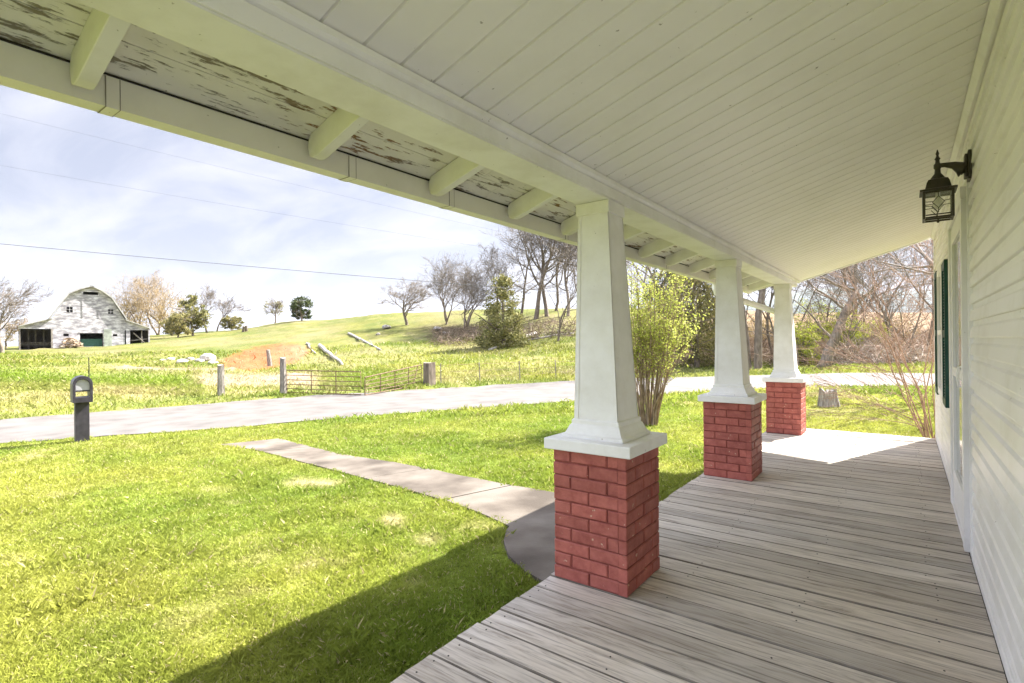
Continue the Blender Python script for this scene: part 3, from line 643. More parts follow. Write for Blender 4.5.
# ------------------------------------------------------------------ porch columns
def column(y, label):
    t = thing('porch_column', label, 'column', (-1.4, y+.225, 0), 0, 'tapered white columns on red brick piers')
    hw = .225; H = .738; rows = 10; ch = H/rows; b = MB()
    ml = MB(); ml.box(-hw+.006, hw-.006, -hw+.006, hw-.006, 0, H-.002); ml.build('mortar', bpy.data.materials.get('brick_joint') or noise_col('brick_joint', [(.3,(.16,.04,.033)),(.7,(.27,.075,.06))], scale=20, rough=.8), t)
    bl = hw*2/2
    for k in range(rows):
        z0, z1 = k*ch+.0045, (k+1)*ch-.0035
        for side in range(4):
            offs = [0, .5, 1.5, 2] if (k+side) % 2 else [0, 1, 2]
            if side % 2 == 0: pass
            for a, c in zip(offs[:-1], offs[1:]):
                u0 = -hw+a*bl+(.004 if a > 0 else 0); u1 = -hw+c*bl-(.004 if c < 2 else 0)
                j = random.uniform(-.0025, .0035); n0 = hw-.05; n1 = hw+j; jz = random.uniform(-.0015, .0015)
                R = Matrix.Rotation(side*PI/2, 4, 'Z')
                if u0 <= -hw+1e-6: u0 = -hw-j*.3
                if u1 >= hw-1e-6: u1 = hw-.0505
                # outer face toward -y rotated
                Vv = []
                e_ = .005
                for (d_, ins) in ((n0, 0), (n1-e_, 0), (n1, e_)):
                    for (uu, zz) in ((u0+ins, z0+ins), (u1-(ins if u1 < hw-.06 else 0), z0+ins), (u1-(ins if u1 < hw-.06 else 0), z1-ins), (u0+ins, z1-ins)):
                        Vv.append(R @ Vector((uu, -d_+random.uniform(-.0008, .0008), zz+jz)))
                Fv = [(8, 9, 10, 11)]+[(i*4+j_, i*4+(j_+1) % 4, i*4+4+(j_+1) % 4, i*4+4+j_) for i in range(2) for j_ in range(4)]
                b.add(Vv, Fv)
    o = b.build('brick_pier', BRICK, t)
    bm = bmesh.new(); bm.from_mesh(o.data); bmesh.ops.recalc_face_normals(bm, faces=bm.faces); bm.to_mesh(o.data); bm.free()
    m = MB(); m.box(-.265, .265, -.265, .265, H, H+.062); m.build('pier_cap', WHITE, t, bevel=.006)
    # base moulding: stepped ogee
    m = MB(); z = H+.0622; rings = [(.19, 0), (.19, .018), (.178, .024), (.168, .042), (.156, .07), (.148, .078), (.148, .098), (.14, .105)]
    V = []; F = []
    for (q, dz) in rings: V += [(-q, -q, z+dz), (q, -q, z+dz), (q, q, z+dz), (-q, q, z+dz)]
    for i in range(len(rings)-1):
        for j in range(4): F.append((i*4+j, i*4+(j+1) % 4, i*4+4+(j+1) % 4, i*4+4+j))
    F += [(3, 2, 1, 0), tuple(range(len(V)-4, len(V)))]; m.add(V, F); m.build('base_moulding', WHITE, t, bevel=.002)
    m = MB(); q0, q1, z0, z1 = .136, .094, H+.16, 2.085; dx = -.025
    V = [(-q0, -q0, z0), (q0, -q0, z0), (q0, q0, z0), (-q0, q0, z0), (dx-q1, -q1, z1), (dx+q1, -q1, z1), (dx+q1, q1, z1), (dx-q1, q1, z1)]
    m.add(V, [(3,2,1,0),(4,5,6,7),(0,1,5,4),(1,2,6,5),(2,3,7,6),(3,0,4,7)])
    # corner boards of the boxed shaft stand slightly proud
    for sx in (-1, 1):
        for s2 in (-1, 1):
            a, c = 1, .80
            def pt(f, q, z, o=.003, ddx=0): return (ddx+sx*q*f, s2*(q+o), z)
            Vq = [pt(c, q0, z0), pt(a, q0, z0), pt(a, q1, z1, ddx=dx), pt(c, q1, z1, ddx=dx), pt(c, q0, z0, -.01), pt(a, q0, z0, -.01), pt(a, q1, z1, -.01, dx), pt(c, q1, z1, -.01, dx)]
            m.add(Vq, [(0,1,2,3),(4,7,6,5),(0,4,5,1),(2,6,7,3),(0,3,7,4),(1,5,6,2)])
    o = m.build('column_shaft', WHITE, t)
    bm = bmesh.new(); bm.from_mesh(o.data); bmesh.ops.recalc_face_normals(bm, faces=bm.faces); bm.to_mesh(o.data); bm.free()
    m = MB(); m.box(dx-.105, dx+.105, -.105, .105, 2.075, 2.144); m.build('capital', WHITE, t, bevel=.004)
    return t
column(2.55, 'nearest tapered white column on a red painted brick pier, beside the concrete path')
column(5.33, 'middle tapered white column on red brick pier, between the nearest and farthest')
column(8.27, 'farthest tapered white column on red brick pier, at the sunlit end of the deck')

# ------------------------------------------------------------------ wall lantern
LY = 4.12; lan = thing('wall_lantern', 'black metal wall lantern with leaded glass beside the door', 'wall lamp', (WX, LY, 2.05))
def L_(x, y, z): return (x-WX, y-LY, z-2.05)
m = MB(); R = [(-.055, -.085), (.055, -.085), (.055, .085), (-.055, .085)]
m.prism([(p[0], p[1]+2.365-2.05) for p in R], 'x', -.018, -.0005); m.prism([(p[0]*.75, p[1]*.8+2.365-2.05) for p in R], 'x', -.032, -.018); m.build('backplate', IRON, lan, bevel=.004)
m = MB(); xc = .165-WX; za = .33
pts = [(-.03, 0, .30), (-.05, 0, .315), (-.08, 0, .335), (-.12, 0, .345), (xc, 0, .345)]
m.tube(pts, [.05, .034, .022, .014, .011], 8); m.tube([(-.025, 0, .29), (-.045, 0, .31), (-.08, 0, .34), (xc, 0, .352)], [.03, .024, .016, .010], 8); m.build('arm', IRON, lan, smooth=True)
m = MB(); m.lathe([(.03, .262), (.034, .275), (.016, .30), (.014, .325), (.019, .333), (.019, .355), (.012, .362), (.010, .38), (.015, .388), (.008, .40), (.006, .41), (.009, .42), (.002, .445)], 12, (xc, 0, 0)); m.build('finial', IRON, lan, smooth=True)
def ring4(m, levels, c=(xc, 0)):
    V = []; F = []
    for q, z in levels: V += [(c[0]-q, c[1]-q, z), (c[0]+q, c[1]-q, z), (c[0]+q, c[1]+q, z), (c[0]-q, c[1]+q, z)]
    for i in range(len(levels)-1):
        for j in range(4): F.append((i*4+j, i*4+(j+1) % 4, i*4+4+(j+1) % 4, i*4+4+j))
    F += [(3, 2, 1, 0), tuple(range(len(V)-4, len(V)))]; m.add(V, F)
m = MB(); ring4(m, [(.088, .185), (.088, .195), (.062, .202), (.054, .24), (.046, .258), (.02, .27)]); m.build('lantern_cap', IRON, lan)
m = MB(); q = .068
for sx in (-1, 1):
    for sy in (-1, 1): m.box(xc+sx*q-.006, xc+sx*q+.006, sy*q-.006, sy*q+.006, .02, .185)
for z in (.02, .172, .038):
    h2 = .010 if z != .038 else .006
    for s in (-1, 1): m.box(xc-q+.007, xc+q-.007, s*q-.005, s*q+.005, z, z+h2); m.box(xc+s*q-.005, xc+s*q+.005, -q+.007, q-.007, z, z+h2)
m.lathe([(.004, 0), (.008, .006), (.004, .016), (.004, .022)], 8, (xc, 0, 0)); m.box(xc-q, xc+q, -.004, .004, .021, .027); m.build('cage', IRON, lan)
m = MB(); rr = .0022; zc = .115
for s in (-1, 1):
    for fc in (0, 1):
        def P(u, z): return (xc+u, s*(q-.001), z) if fc == 0 else (xc+s*(q-.001), u, z)
        for a, b2 in (((0, .172), (0, .15)), ((0, .15), (.028, zc)), ((.028, zc), (0, .08)), ((0, .08), (-.028, zc)), ((-.028, zc), (0, .15)), ((0, .08), (0, .05)), ((-q, zc+.008), (-.026, zc+.004)), ((-q, zc-.012), (-.02, zc-.01)), ((q, zc+.008), (.026, zc+.004)), ((-.03, .092), (0, .05))):
            m.tube([P(*a), P(*b2)], rr, 4)
m.build('leading', IRON, lan)
gm, gnt2, gb2 = newmat('lantern_glass'); gb2.inputs['Base Color'].default_value = (.95,.95,.9,1); gb2.inputs['Roughness'].default_value = .08; gb2.inputs['Alpha'].default_value = .10
m = MB()
for s in (-1, 1): m.box(xc-q+.006, xc+q-.006, s*q-.001, s*q+.001, .048, .172); m.box(xc+s*q-.001, xc+s*q+.001, -q+.006, q-.006, .048, .172)
m.build('glass_panel', gm, lan)
m = MB(); m.lathe([(.012, .185), (.012, .15), (.022, .13), (.026, .11), (.018, .09), (.004, .084)], 12, (xc, 0, 0)); m.build('bulb', noise_col('bulb_glass', [(.3,(.7,.68,.6)),(.7,(.8,.78,.7))], rough=.2), lan, smooth=True)

# ------------------------------------------------------------------ mailbox
p = at(82, 441.5); mx_ = thing('mailbox', 'black post mailbox with arched silver door standing by the near edge of the lane', 'mailbox', p, math.atan2(p.y, p.x)+PI/2+.12); mx_.scale = (.88, .88, 1.11)
# local -y faces the camera
mbm = noise_col('mailbox_plastic', [(.3,(.018,.016,.024)),(.7,(.045,.04,.055))], scale=8, rough=.45, spec=.5)
sil = noise_col('silver_door', [(.3,(.30,.30,.34)),(.7,(.42,.42,.46))], scale=6, rough=.4, spec=.6)
grime = noise_col('scratched_black', [(.45,(.02,.018,.02)),(.56,(.04,.037,.037)),(.6,(.45,.42,.38))], scale=9, detail=8, rough=.7, stretch=(1,1,.5))
m = MB(); m.box(-.145, .145, -.11, .11, -.02, .86, bev=.02); m.build('post', mbm, mx_)
m = MB(); m.box(-.02, .12, -.116, -.1105, .02, .80, bev=.002); m.build('newspaper_panel', grime, mx_)
def arch(w_, z0, z1, n=10):
    r_ = w_; return [(-w_, z0)]+[(w_, z0)]+[(r_*math.cos(a), z1-r_*.8+r_*.8*math.sin(a)) for a in np.linspace(0, PI, n)]
m = MB(); out = arch(.205, .82, 1.37); inn = arch(.145, .93, 1.30)
n = len(out)
V = [(a, -.22, b) for a, b in out]+[(a, -.22, b) for a, b in inn]+[(a, .24, b) for a, b in out]+[(a, .24, b) for a, b in inn]
F = []
for i in range(n):
    j = (i+1) % n; F += [(i, j, n+j, n+i), (2*n+i, 3*n+i, 3*n+j, 2*n+j), (i, 2*n+i, 2*n+j, j), (n+i, n+j, 3*n+j, 3*n+i)]
m.add(V, F); o = m.build('hood', mbm, mx_, bevel=.006)
bm = bmesh.new(); bm.from_mesh(o.data); bmesh.ops.recalc_face_normals(bm, faces=bm.faces); bm.to_mesh(o.data); bm.free()
m = MB(); m.prism([(a*.985, b if b > 1.0 else 1.075) for a, b in arch(.145, 1.075, 1.295)], 'y', -.19, .2); dd = m.build('box_door', sil, mx_)
m = MB(); m.box(-.08, .08, -.215, -.191, 1.2, 1.225, bev=.004); m.prism([(-.07, 1.199), (.06, 1.199), (.02, 1.12)], 'y', -.196, -.191); m.build('pull_tab', mbm, dd)
m = MB(); m.box(-.146, .146, -.2, .2, 1.045, 1.074); m.build('shelf', mbm, mx_)

# ------------------------------------------------------------------ fence posts, gates, stumps, logs
def post(px, py0, py1, wpx, label, lean=0, topr=.9, mat=None):
    b = at(px, py0); d = depth_of(b); h_ = (py0-py1)/FPX*d; w_ = wpx/FPX*d/2
    m = MB(); n = 9; pts = []; rad = []
    lv = 5; V = []
    for i in range(lv):
        t = i/(lv-1)
        for k in range(n):
            a = 2*PI*k/n; q = w_*(1-(1-topr)*t)*(1+.10*math.sin(3*a+1.3)+.05*math.sin(5*a+px))*(1 if i else 1.06)
            V.append((q*math.cos(a)+lean*t*h_, q*math.sin(a), -.15 if i == 0 else t*h_+(.03*math.sin(2*a+px) if i == lv-1 else 0)))
    F = [(i*n+k_, i*n+(k_+1) % n, (i+1)*n+(k_+1) % n, (i+1)*n+k_) for i in range(lv-1) for k_ in range(n)]+[tuple(range((lv-1)*n, lv*n))]
    m.add(V, F); o = m.build('fence_post', mat or OLDWOOD); o.location = b; o.rotation_euler[2] = YAW
    return tag(o, label, 'fence post', 'old round wooden fence posts')
p1 = post(221, 395.5, 365, 7, 'grey wooden fence post left of the open lane, alone')
p2 = post(283, 394, 358, 6.5, 'tall grey wooden fence post at the hinge end of the metal gates')
p3 = post(429, 385, 362.5, 12, 'thick dark wooden post at the right end of the leaning metal gate', topr=.96, mat=BARK)
p4 = post(270, 366, 350, 5, 'short broken post in front of the orange clay bank', lean=-.12, topr=.75)
def gate(A, B, hA, hB, nb, nv, label, zA=0, zB=0, diag=False):
    A = Vector(A); B = Vector(B); t = thing('metal_gate', label, 'gate', A, 0, 'rusty tube farm gates'); D_ = B-A
    r_ = .022; fr = MB()
    def P(s, k): return (D_.x*s, D_.y*s, D_.z*s+ (hA*(1-s)+hB*s)*k+.06)
    fr.tube([P(0, 0), P(0, 1), P(1, 1), P(1, 0), P(0, 0)], r_*1.2, 6); fr.build('gate_frame', RUST, t)
    for i in range(1, nb):
        q = MB(); k_ = (i/nb)**1.1; q.tube([P(0, k_), P(.33, k_-.01), P(.66, k_-.012), P(1, k_)], r_*.8, 5); q.build('rail', RUST, t)
    for i in range(1, nv+1):
        q = MB(); s = i/(nv+1); q.tube([P(s, 0), P(s, 1)], r_, 5); q.build('upright', RUST, t)
    if diag:
        q = MB(); q.tube([P(.83, 0), P(.93, 1)], r_, 5); q.build('brace', RUST, t)
gA = at(287, 393.5); gB = at(360.5, 396); gC = at(364.5, 396); gD = at(419, 386)
gB = at_d(360.5, depth_of(gA)*.985); gC = at_d(364.5, depth_of(gA)*.98); gD = at_d(421, depth_of(at(429, 385))*.99)
da = depth_of(gA)
gate(gA, gB, 22*da/FPX, 22.5*da/FPX, 5, 2, 'rusty tube farm gate hanging level from the tall grey post')
gate(gC, gD, 15*da/FPX+.1, 19.5*depth_of(gD)/FPX, 5, 3, 'rusty tube farm gate leaning and twisted up to the thick dark post', diag=True)
# wire fence running right of the thick post
wf = thing('wire_fence', 'low wire fence on thin stakes along the far verge right of the gates', 'fence', at(429, 385))
base = at(429, 385); prev = None; pl_ = []
for px, py in ((441, 384.5), (480, 382), (520, 380), (556, 377.5), (600, 375.5), (650, 374.5)):
    q = at(px, py)
    pl_.append(q); m = MB(); v = q-base; m.tube([v-Vector((0,0,.1)), v+Vector((random.uniform(-.05,.05), 0, 1.05))], .028, 5); m.build('stake', OLDWOOD, wf)
m = MB()
for hz in (.3, .62, .95):
    P = [Vector((0,0,hz))]+[q-base+Vector((0,0,hz+random.uniform(-.03,.03))) for q in pl_]; m.tube(P, .009, 3)
m.build('wire', RUST, wf)
q = at(89, 384); m = MB(); m.tube([(0,0,-.1), (.02,0,.9), (0,0,1.5)], [.03, .026, .024], 6)
o = m.build('marker_stake', DARK); o.location = q; tag(o, 'thin dark stake standing in tall weeds behind the mailbox', 'stake')

def stump(p, r, h, label, cat, lean=0, seed=0, mat=OLDWOOD):
    rs = random.Random(seed); n = 26; V = []; lv = 6; m = MB()
    ph = [rs.uniform(0, 6) for _ in range(4)]
    for i in range(lv):
        t = i/(lv-1)
        for k in range(n):
            a = 2*PI*k/n; q = r*(1.02-.2*t+.12*(1-t)**3)*(1+.10*math.sin(4*a+ph[0])+.08*math.sin(7*a+ph[1])+.05*math.sin(13*a+ph[2]))
            z = -.08 if i == 0 else h*t*(1+(.07*math.sin(2*a+ph[3])+.12*rs.uniform(-1, 1) if i == lv-1 else 0))
            V.append((q*math.cos(a)+lean*t*h, q*math.sin(a), z))
    V.append((lean*h, 0, h*.72)); c = len(V)-1
    F = [(i*n+k, i*n+(k+1) % n, (i+1)*n+(k+1) % n, (i+1)*n+k) for i in range(lv-1) for k in range(n)]+[((lv-1)*n+k, (lv-1)*n+(k+1) % n, c) for k in range(n)]
    m.add(V, F); o = m.build('tree_stump', mat); o.location = p; o.rotation_euler[2] = rs.uniform(0, 6); return tag(o, label, cat)
s_ = at(829, 406.5); stump(s_, 9/FPX*depth_of(s_), 17/FPX*depth_of(s_), 'weathered grey tree stump on the lawn beyond the farthest column', 'tree stump', .1, 3)
s_ = at(245, 331); s_ = at_d(245, 96); stump(s_, .45, 1.0, 'small dark stump on the skyline of the pasture', 'tree stump', .3, 5, BARK)
def log(a, b, r0, r1, label, mat=LOGWOOD, limbs=2, lift=0):
    A = at(*a); B = at(*b); A.z += r0*.6; B.z += r1*.6+lift; m = MB(); D_ = B-A; n = 7; P = []
    for i in range(n):
        t = i/(n-1); q = D_*t; q = q+Vector((random.uniform(-.12,.12), random.uniform(-.12,.12), random.uniform(-.03,.08))); 
        wpt = A+q; q.z = max(q.z, zg(wpt.x, wpt.y)-A.z+r1*.4); P.append(q)
    m.tube(P, [r0+(r1-r0)*i/(n-1) for i in range(n)], 8)
    for _ in range(limbs):
        t = random.uniform(.3, .9); q = D_*t; m.tube([q, q+Vector((random.uniform(-.7,.7), random.uniform(-.5,.5), random.uniform(.3, .9)))], [r1*.6, r1*.2], 5)
    o = m.build('fallen_log', mat, smooth=True); o.location = A; return tag(o, label, 'log', 'fallen logs on the pasture')
log((319, 347), (344, 366), .22, .10, 'bleached fallen log with a dark root end, above the gates')
log((349, 334), (382, 351), .16, .09, 'long thin bleached log lying highest on the open slope')
log((307, 344), (314, 354), .13, .08, 'short grey log just right of the clay bank', limbs=1)
log((490, 351), (537, 334), .13, .22, 'pale fallen trunk lying uphill beside the cedar', limbs=3)
log((520, 343), (574, 334), .15, .12, 'darker fallen trunk lying behind the near column edge', mat=OLDWOOD, limbs=4)

def rockmesh(name, r, flat=.6, seed=0, mat=ROCK):
    rs = np.random.RandomState(seed); bm = bmesh.new(); bmesh.ops.create_icosphere(bm, subdivisions=2, radius=1)
    D_ = rs.randn(7, 3); D_ /= np.linalg.norm(D_, axis=1)[:, None]
    for v in bm.verts:
        c = np.array(v.co); k_ = min(1, min((.62+.25*(i % 3)/2)/max(c@d, 1e-3) if c@d > 0 else 9 for i, d in enumerate(D_)))
        v.co = v.co*k_*r; v.co.z *= flat
    me = bpy.data.meshes.new(name); bm.to_mesh(me); bm.free(); me.materials.append(mat); return me
rocks = [rockmesh('boulder', 1, .6, i) for i in range(4)]
rk = [(163, 361, 3, 'small grey boulder at the left tip of the rock pile'), (171, 360.5, 4.5, 'dark grey boulder second from left in the rock pile'), (183, 363, 6, 'large pale boulder in the middle of the rock pile'), (190, 361, 5, 'grey boulder just right of the large pale one'),
      (200, 362, 5, 'low white boulder left of the biggest white slab'), (208, 361, 8, 'biggest white rock slab, at the right end of the rock pile'), (213, 364, 5, 'white rock slab nearest the orange clay'), (378, 335, 3, 'small grey rock alone on the grassy hillside'), (387, 328, 5, 'wide brown rock mound near the lone small tree'), (438, 330, 5, 'grey rock at the left end of the brush bank'), (446, 334, 4, 'pale rock below the clustered bare trees')]
for i, (px, py, r, lab) in enumerate(rk):
    q = at(px, py); o = bpy.data.objects.new('boulder', rocks[i % 4]); link(o); s = r/FPX*depth_of(q)
    o.location = q+Vector((0,0,s*.2)); o.scale = (s, s, s*(1.0 if r < 7 else 1.5)); o.rotation_euler[2] = i*1.7; tag(o, lab, 'rock', 'rocks on the pasture')

# ------------------------------------------------------------------ barn
def barn():
    b0 = at_d(92, 74); d = 74; S = d/FPX/3.796; SX = S*.80   # metres per step of the drawing grid
    bx, by = b0.x, b0.y; rz = math.atan2(by, bx)-PI/2+.07
    t = thing('barn', 'weathered white gambrel barn with open side sheds on the pasture', 'barn', (bx, by, b0.z-.15), rz)
    def X(c): return (c-349)*SX
    def Z(r): return (291-r)*S+.15
    wood = None
    m_, nt, bb = newmat('weathered_barn_boards'); L = nt.links
    tc = N(nt, 'ShaderNodeTexCoord')
    def nz(sc, st, det=8):
        mp = N(nt, 'ShaderNodeMapping'); mp.inputs['Scale'].default_value = st; L.new(tc.outputs['Object'], mp.inputs[0]); n = N(nt, 'ShaderNodeTexNoise'); n.inputs['Scale'].default_value = sc; n.inputs['Detail'].default_value = det; n.inputs['Roughness'].default_value = .7; L.new(mp.outputs[0], n.inputs['Vector']); return n
    a = nz(1.3, (.7, 1, 2.2)); cr = N(nt, 'ShaderNodeValToRGB'); e = cr.color_ramp.elements; e[0].position = .40; e[0].color = (.25,.24,.27,1); e[1].position = .58; e[1].color = (.70,.69,.73,1); x = e.new(.49); x.color = (.40,.385,.42,1)
    L.new(a.outputs['Fac'], cr.inputs[0])
    w2 = N(nt, 'ShaderNodeTexWave'); w2.bands_direction = 'Z'; w2.inputs['Scale'].default_value = 1.6; w2.inputs['Distortion'].default_value = .3; L.new(tc.outputs['Object'], w2.inputs['Vector'])
    r = N(nt, 'ShaderNodeMapRange'); r.inputs['From Max'].default_value = .15; r.inputs['To Min'].default_value = .6; L.new(w2.outputs['Fac'], r.inputs['Value'])
    mx = N(nt, 'ShaderNodeMix'); mx.data_type = 'RGBA'; mx.blend_type = 'MULTIPLY'; mx.inputs[0].default_value = .6; L.new(cr.outputs[0], mx.inputs[6]); L.new(r.outputs[0], mx.inputs[7]); L.new(mx.outputs[2], bb.inputs['Base Color']); bb.inputs['Roughness'].default_value = .9
    BW = m_
    tin = noise_col('old_tin_roof', [(.3,(.33,.32,.31)),(.7,(.55,.54,.52))], scale=1.5, rough=.5, stretch=(1,.2,1))
    gabl = [(207, 185), (268, 97), (304, 79), (349, 65), (384, 79), (424, 106), (475, 185)]
    # facade with openings: build as grid cells leaving holes
    holes = [(305, 390, 240, 291), (258, 280, 143, 163), (411, 431, 148, 166), (246, 265, 243, 252), (428, 446, 244, 252), (316, 376, 84, 95)]
    xs = sorted(set([207, 475]+[h[0] for h in holes]+[h[1] for h in holes]+list(range(210, 475, 12)))); 
    def top(c): return float(np.interp(c, [g_[0] for g_ in gabl], [g_[1] for g_ in gabl]))
    m = MB()
    for a, c in zip(xs[:-1], xs[1:]):
        mid = (a+c)/2; cuts = [(h[3], h[2]) for h in holes if h[0] <= mid <= h[1]]; cuts.sort(reverse=True)
        lo = 295.0; segs = []
        for (hb, ht) in cuts: segs.append((lo, hb)); lo = ht
        for (l, h_) in segs:
            if l > h_: m.add([(X(a), 0, Z(l)), (X(c), 0, Z(l)), (X(c), 0, Z(h_)), (X(a), 0, Z(h_)), (X(a), .12, Z(l)), (X(c), .12, Z(l)), (X(c), .12, Z(h_)), (X(a), .12, Z(h_))], [(0,1,2,3),(5,4,7,6),(3,2,6,7),(1,0,4,5),(0,3,7,4),(1,5,6,2)])
        ta, tb = top(a), top(c)
        m.add([(X(a), 0, Z(lo)), (X(c), 0, Z(lo)), (X(c), 0, Z(tb)), (X(a), 0, Z(ta)), (X(a), .12, Z(lo)), (X(c), .12, Z(lo)), (X(c), .12, Z(tb)), (X(a), .12, Z(ta))], [(0,1,2,3),(5,4,7,6),(3,2,6,7),(1,0,4,5),(0,3,7,4),(1,5,6,2)])
    m.build('front_wall', BW, t)
    DEP = 15
    m = MB(); m.box(X(207), X(207)+.12, .13, DEP, -.8, Z(185)); m.box(X(475)-.12, X(475), .13, DEP, -.8, Z(185)); m.build('side_wall', BW, t)
    m = MB(); m.prism([(X(g_[0]), Z(g_[1])) for g_ in gabl]+[(X(475), -.8), (X(207), -.8)], 'y', DEP-.1, DEP); m.build('rear_wall', BW, t)
    m = MB(); g2 = [(200, 189)]+gabl[1:-1]+[(482, 189)]
    up_ = [(X(a), Z(b)+.03) for a, b in g2]; out_ = [(X(a)+(-.12 if a < 349 else .12 if a > 351 else 0), Z(b)+.17) for a, b in g2]
    for i in range(len(g2)-1): m.prism([up_[i], up_[i+1], out_[i+1], out_[i]], 'y', -.35, DEP+.3)
    m.box(X(342), X(358), -.35, 1.2, Z(66), Z(60)); m.build('roof', tin, t)
    # sheds
    for (a, c, ra, rc, nm) in ((207, 95, 187, 217, 'left'), (475, 577, 187, 220, 'right')):
        m = MB(); m.prism([(X(a), Z(ra)-.05), (X(c), Z(rc)-.05), (X(c), Z(rc)+.07), (X(a), Z(ra)+.07)], 'y', -.3, DEP); m.build('shed_roof', tin, t)
        lo = 225 if nm == 'left' else 228
        ye = .0
        P = [(X(a), Z(ra)-.06), (X(c), Z(rc)-.06), (X(c), Z(lo)), (X(a), Z(lo))]; m = MB(); m.prism(P, 'y', 0, .1); m.build('shed_front', BW, t)
        s = 1 if c > a else -1
        m = MB(); m.box(min(X(c), X(c)-s*.12), max(X(c), X(c)-s*.12), .1, DEP, -.8, Z(rc)-.06); m.box(min(X(a), X(c)), max(X(a), X(c)), DEP*.55, DEP*.55+.1, -.8, Z(rc)-.1); m.build('shed_wall', OLDWOOD, t)
    for c in (97, 125, 150, 178):
        yy = 0 if c == 97 else 3; m = MB(); m.box(X(c), X(c)+.13, yy, yy+.13, -.8, Z(225)); m.build('shed_post', OLDWOOD, t)
    m = MB(); m.box(X(203), X(209), -.05, 0, -.8, Z(225)); m.build('shed_post', OLDWOOD, t)
    m = MB(); m.box(X(101), X(207), 3.14, 3.2, Z(285), Z(272)); m.build('shed_rail', OLDWOOD, t)
    m = MB(); m.box(X(480), X(496), -.06, -.01, -.5, Z(187+6)); m.build('shed_post', BW, t); m = MB(); m.box(X(571), X(577), -.06, .0, -.8, Z(222)); m.build('shed_post', BW, t)
    m = MB(); m.tube([(X(510), .3, Z(238)), (X(556), .3, Z(278))], .09, 5); m.tube([(X(498), .3, Z(270)), (X(571), .3, Z(262))], .07, 4); m.tube([(X(545), .3, Z(228)), (X(545), .3, Z(290))], .08, 4); m.build('brace', OLDWOOD, t)
    m = MB(); m.box(X(308), X(388), .4, .5, -.1, Z(262)); m.build('sliding_door', noise_col('faded_green_door', [(.3,(.03,.09,.07)),(.7,(.06,.15,.12))], rough=.7), t)
    m = MB(); m.box(X(394), X(424), -.05, -.005, 0, Z(224)); m.build('side_door', noise_col('pale_green_boards', [(.35,(.24,.26,.23)),(.7,(.45,.49,.43))], scale=2, rough=.8), t)
    m = MB(); m.box(X(303), X(392), -.05, -.004, Z(240), Z(236)); m.build('door_track', BW, t); m = MB(); m.box(X(314), X(378), -.04, -.004, Z(84), Z(81)); m.build('hay_hood', BW, t)
    for s in (316, 376): m = MB(); m.box(X(s)-.06, X(s)+.06, -.04, -.004, Z(182), Z(85)); m.build('hay_door_batten', BW, t)
    for a, c, hi, lo in ((258, 280, 143, 163), (411, 431, 148, 166)):
        m = MB(); mm = (X(a)+X(c))/2; m.box(mm-.03, mm+.03, -.03, .03, Z(lo), Z(hi)); m.box(X(a), mm-.031, -.03, .03, (Z(lo)+Z(hi))/2-.03, (Z(lo)+Z(hi))/2+.03); m.box(mm+.031, X(c), -.03, .03, (Z(lo)+Z(hi))/2-.03, (Z(lo)+Z(hi))/2+.03); m.build('window_bars', BW, t)
    # brush and boards heap by the wall
    m = MB()
    for i in range(40):
        a = random.uniform(244, 300); h_ = 33*max(0, 1-((a-272)/30)**2); z_ = random.uniform(0, h_)*S; m.tube([(X(a)-.5, -random.uniform(.2, 1.6), z_), (X(a), -random.uniform(.2, 1.6), z_+random.uniform(-.1,.35)), (X(a)+.5, -random.uniform(.2, 1.6), z_+random.uniform(-.2,.2))], random.uniform(.03, .08), 4)
    o = m.build('scrap_heap', noise_col('brown_scrap', [(.3,(.16,.10,.06)),(.7,(.48,.38,.28))], scale=3)); o.matrix_world = Matrix.Translation((bx, by, b0.z-.05)) @ Matrix.Rotation(rz, 4, 'Z'); tag(o, 'low heap of brown scrap boards against the barn front, left of its green door', 'scrap heap')
barn()

# ------------------------------------------------------------------ trees
def grow(mt, mc, rs, pos, dr, length, rad, lev, maxlev, spread=.6, up_=.12, kink=.16, nchild=5, split=0, minr=.006, first=.25, cl=1.0):
    n = max(3, 7-lev) if lev < 3 else 3; seg = length/n; P = [pos.copy()]; Rr = [rad]; d = dr.normalized(); pts = []
    for i in range(n):
        d = (d+Vector((rs.gauss(0, kink), rs.gauss(0, kink), rs.gauss(0, kink)*.7+up_*(.3 if lev < 1 else .35)))).normalized()
        P.append(P[-1]+d*seg); Rr.append(max(rad*(1-.72*(i+1)/n), minr*.6)); pts.append((P[-1].copy(), d.copy(), Rr[-1], (i+1)/n))
    (mt if lev <= split else mc).tube(P, Rr, (9, 6, 4, 3, 3, 3)[lev], cap=False)
    if lev >= maxlev: return
    k_ = nchild[lev] if hasattr(nchild, '__len__') else nchild
    for c in range(k_):
        t = first+(1-first)*(c+rs.random())/k_ if lev == 0 else .2+.8*(c+rs.random())/k_
        f = t*n; i = min(int(f), n-1); q = P[i].lerp(P[i+1], f-i); dd = (P[i+1]-P[i]).normalized(); r0 = Rr[i]+(Rr[i+1]-Rr[i])*(f-i)
        az = rs.random()*2*PI; a = Vector((math.cos(az), math.sin(az), rs.uniform(-.2, .3))); a = (a-dd*a.dot(dd)).normalized()
        an = spread*rs.uniform(.7, 1.3)
        nd = dd*math.cos(an)+a*math.sin(an)
        grow(mt, mc, rs, q, nd, length*(cl if lev == 0 else 1)*rs.uniform(.45, .72)*(1.15-.45*t), max(r0*rs.uniform(.45, .7), minr), lev+1, maxlev, spread, up_, kink*1.15, nchild, split, minr)
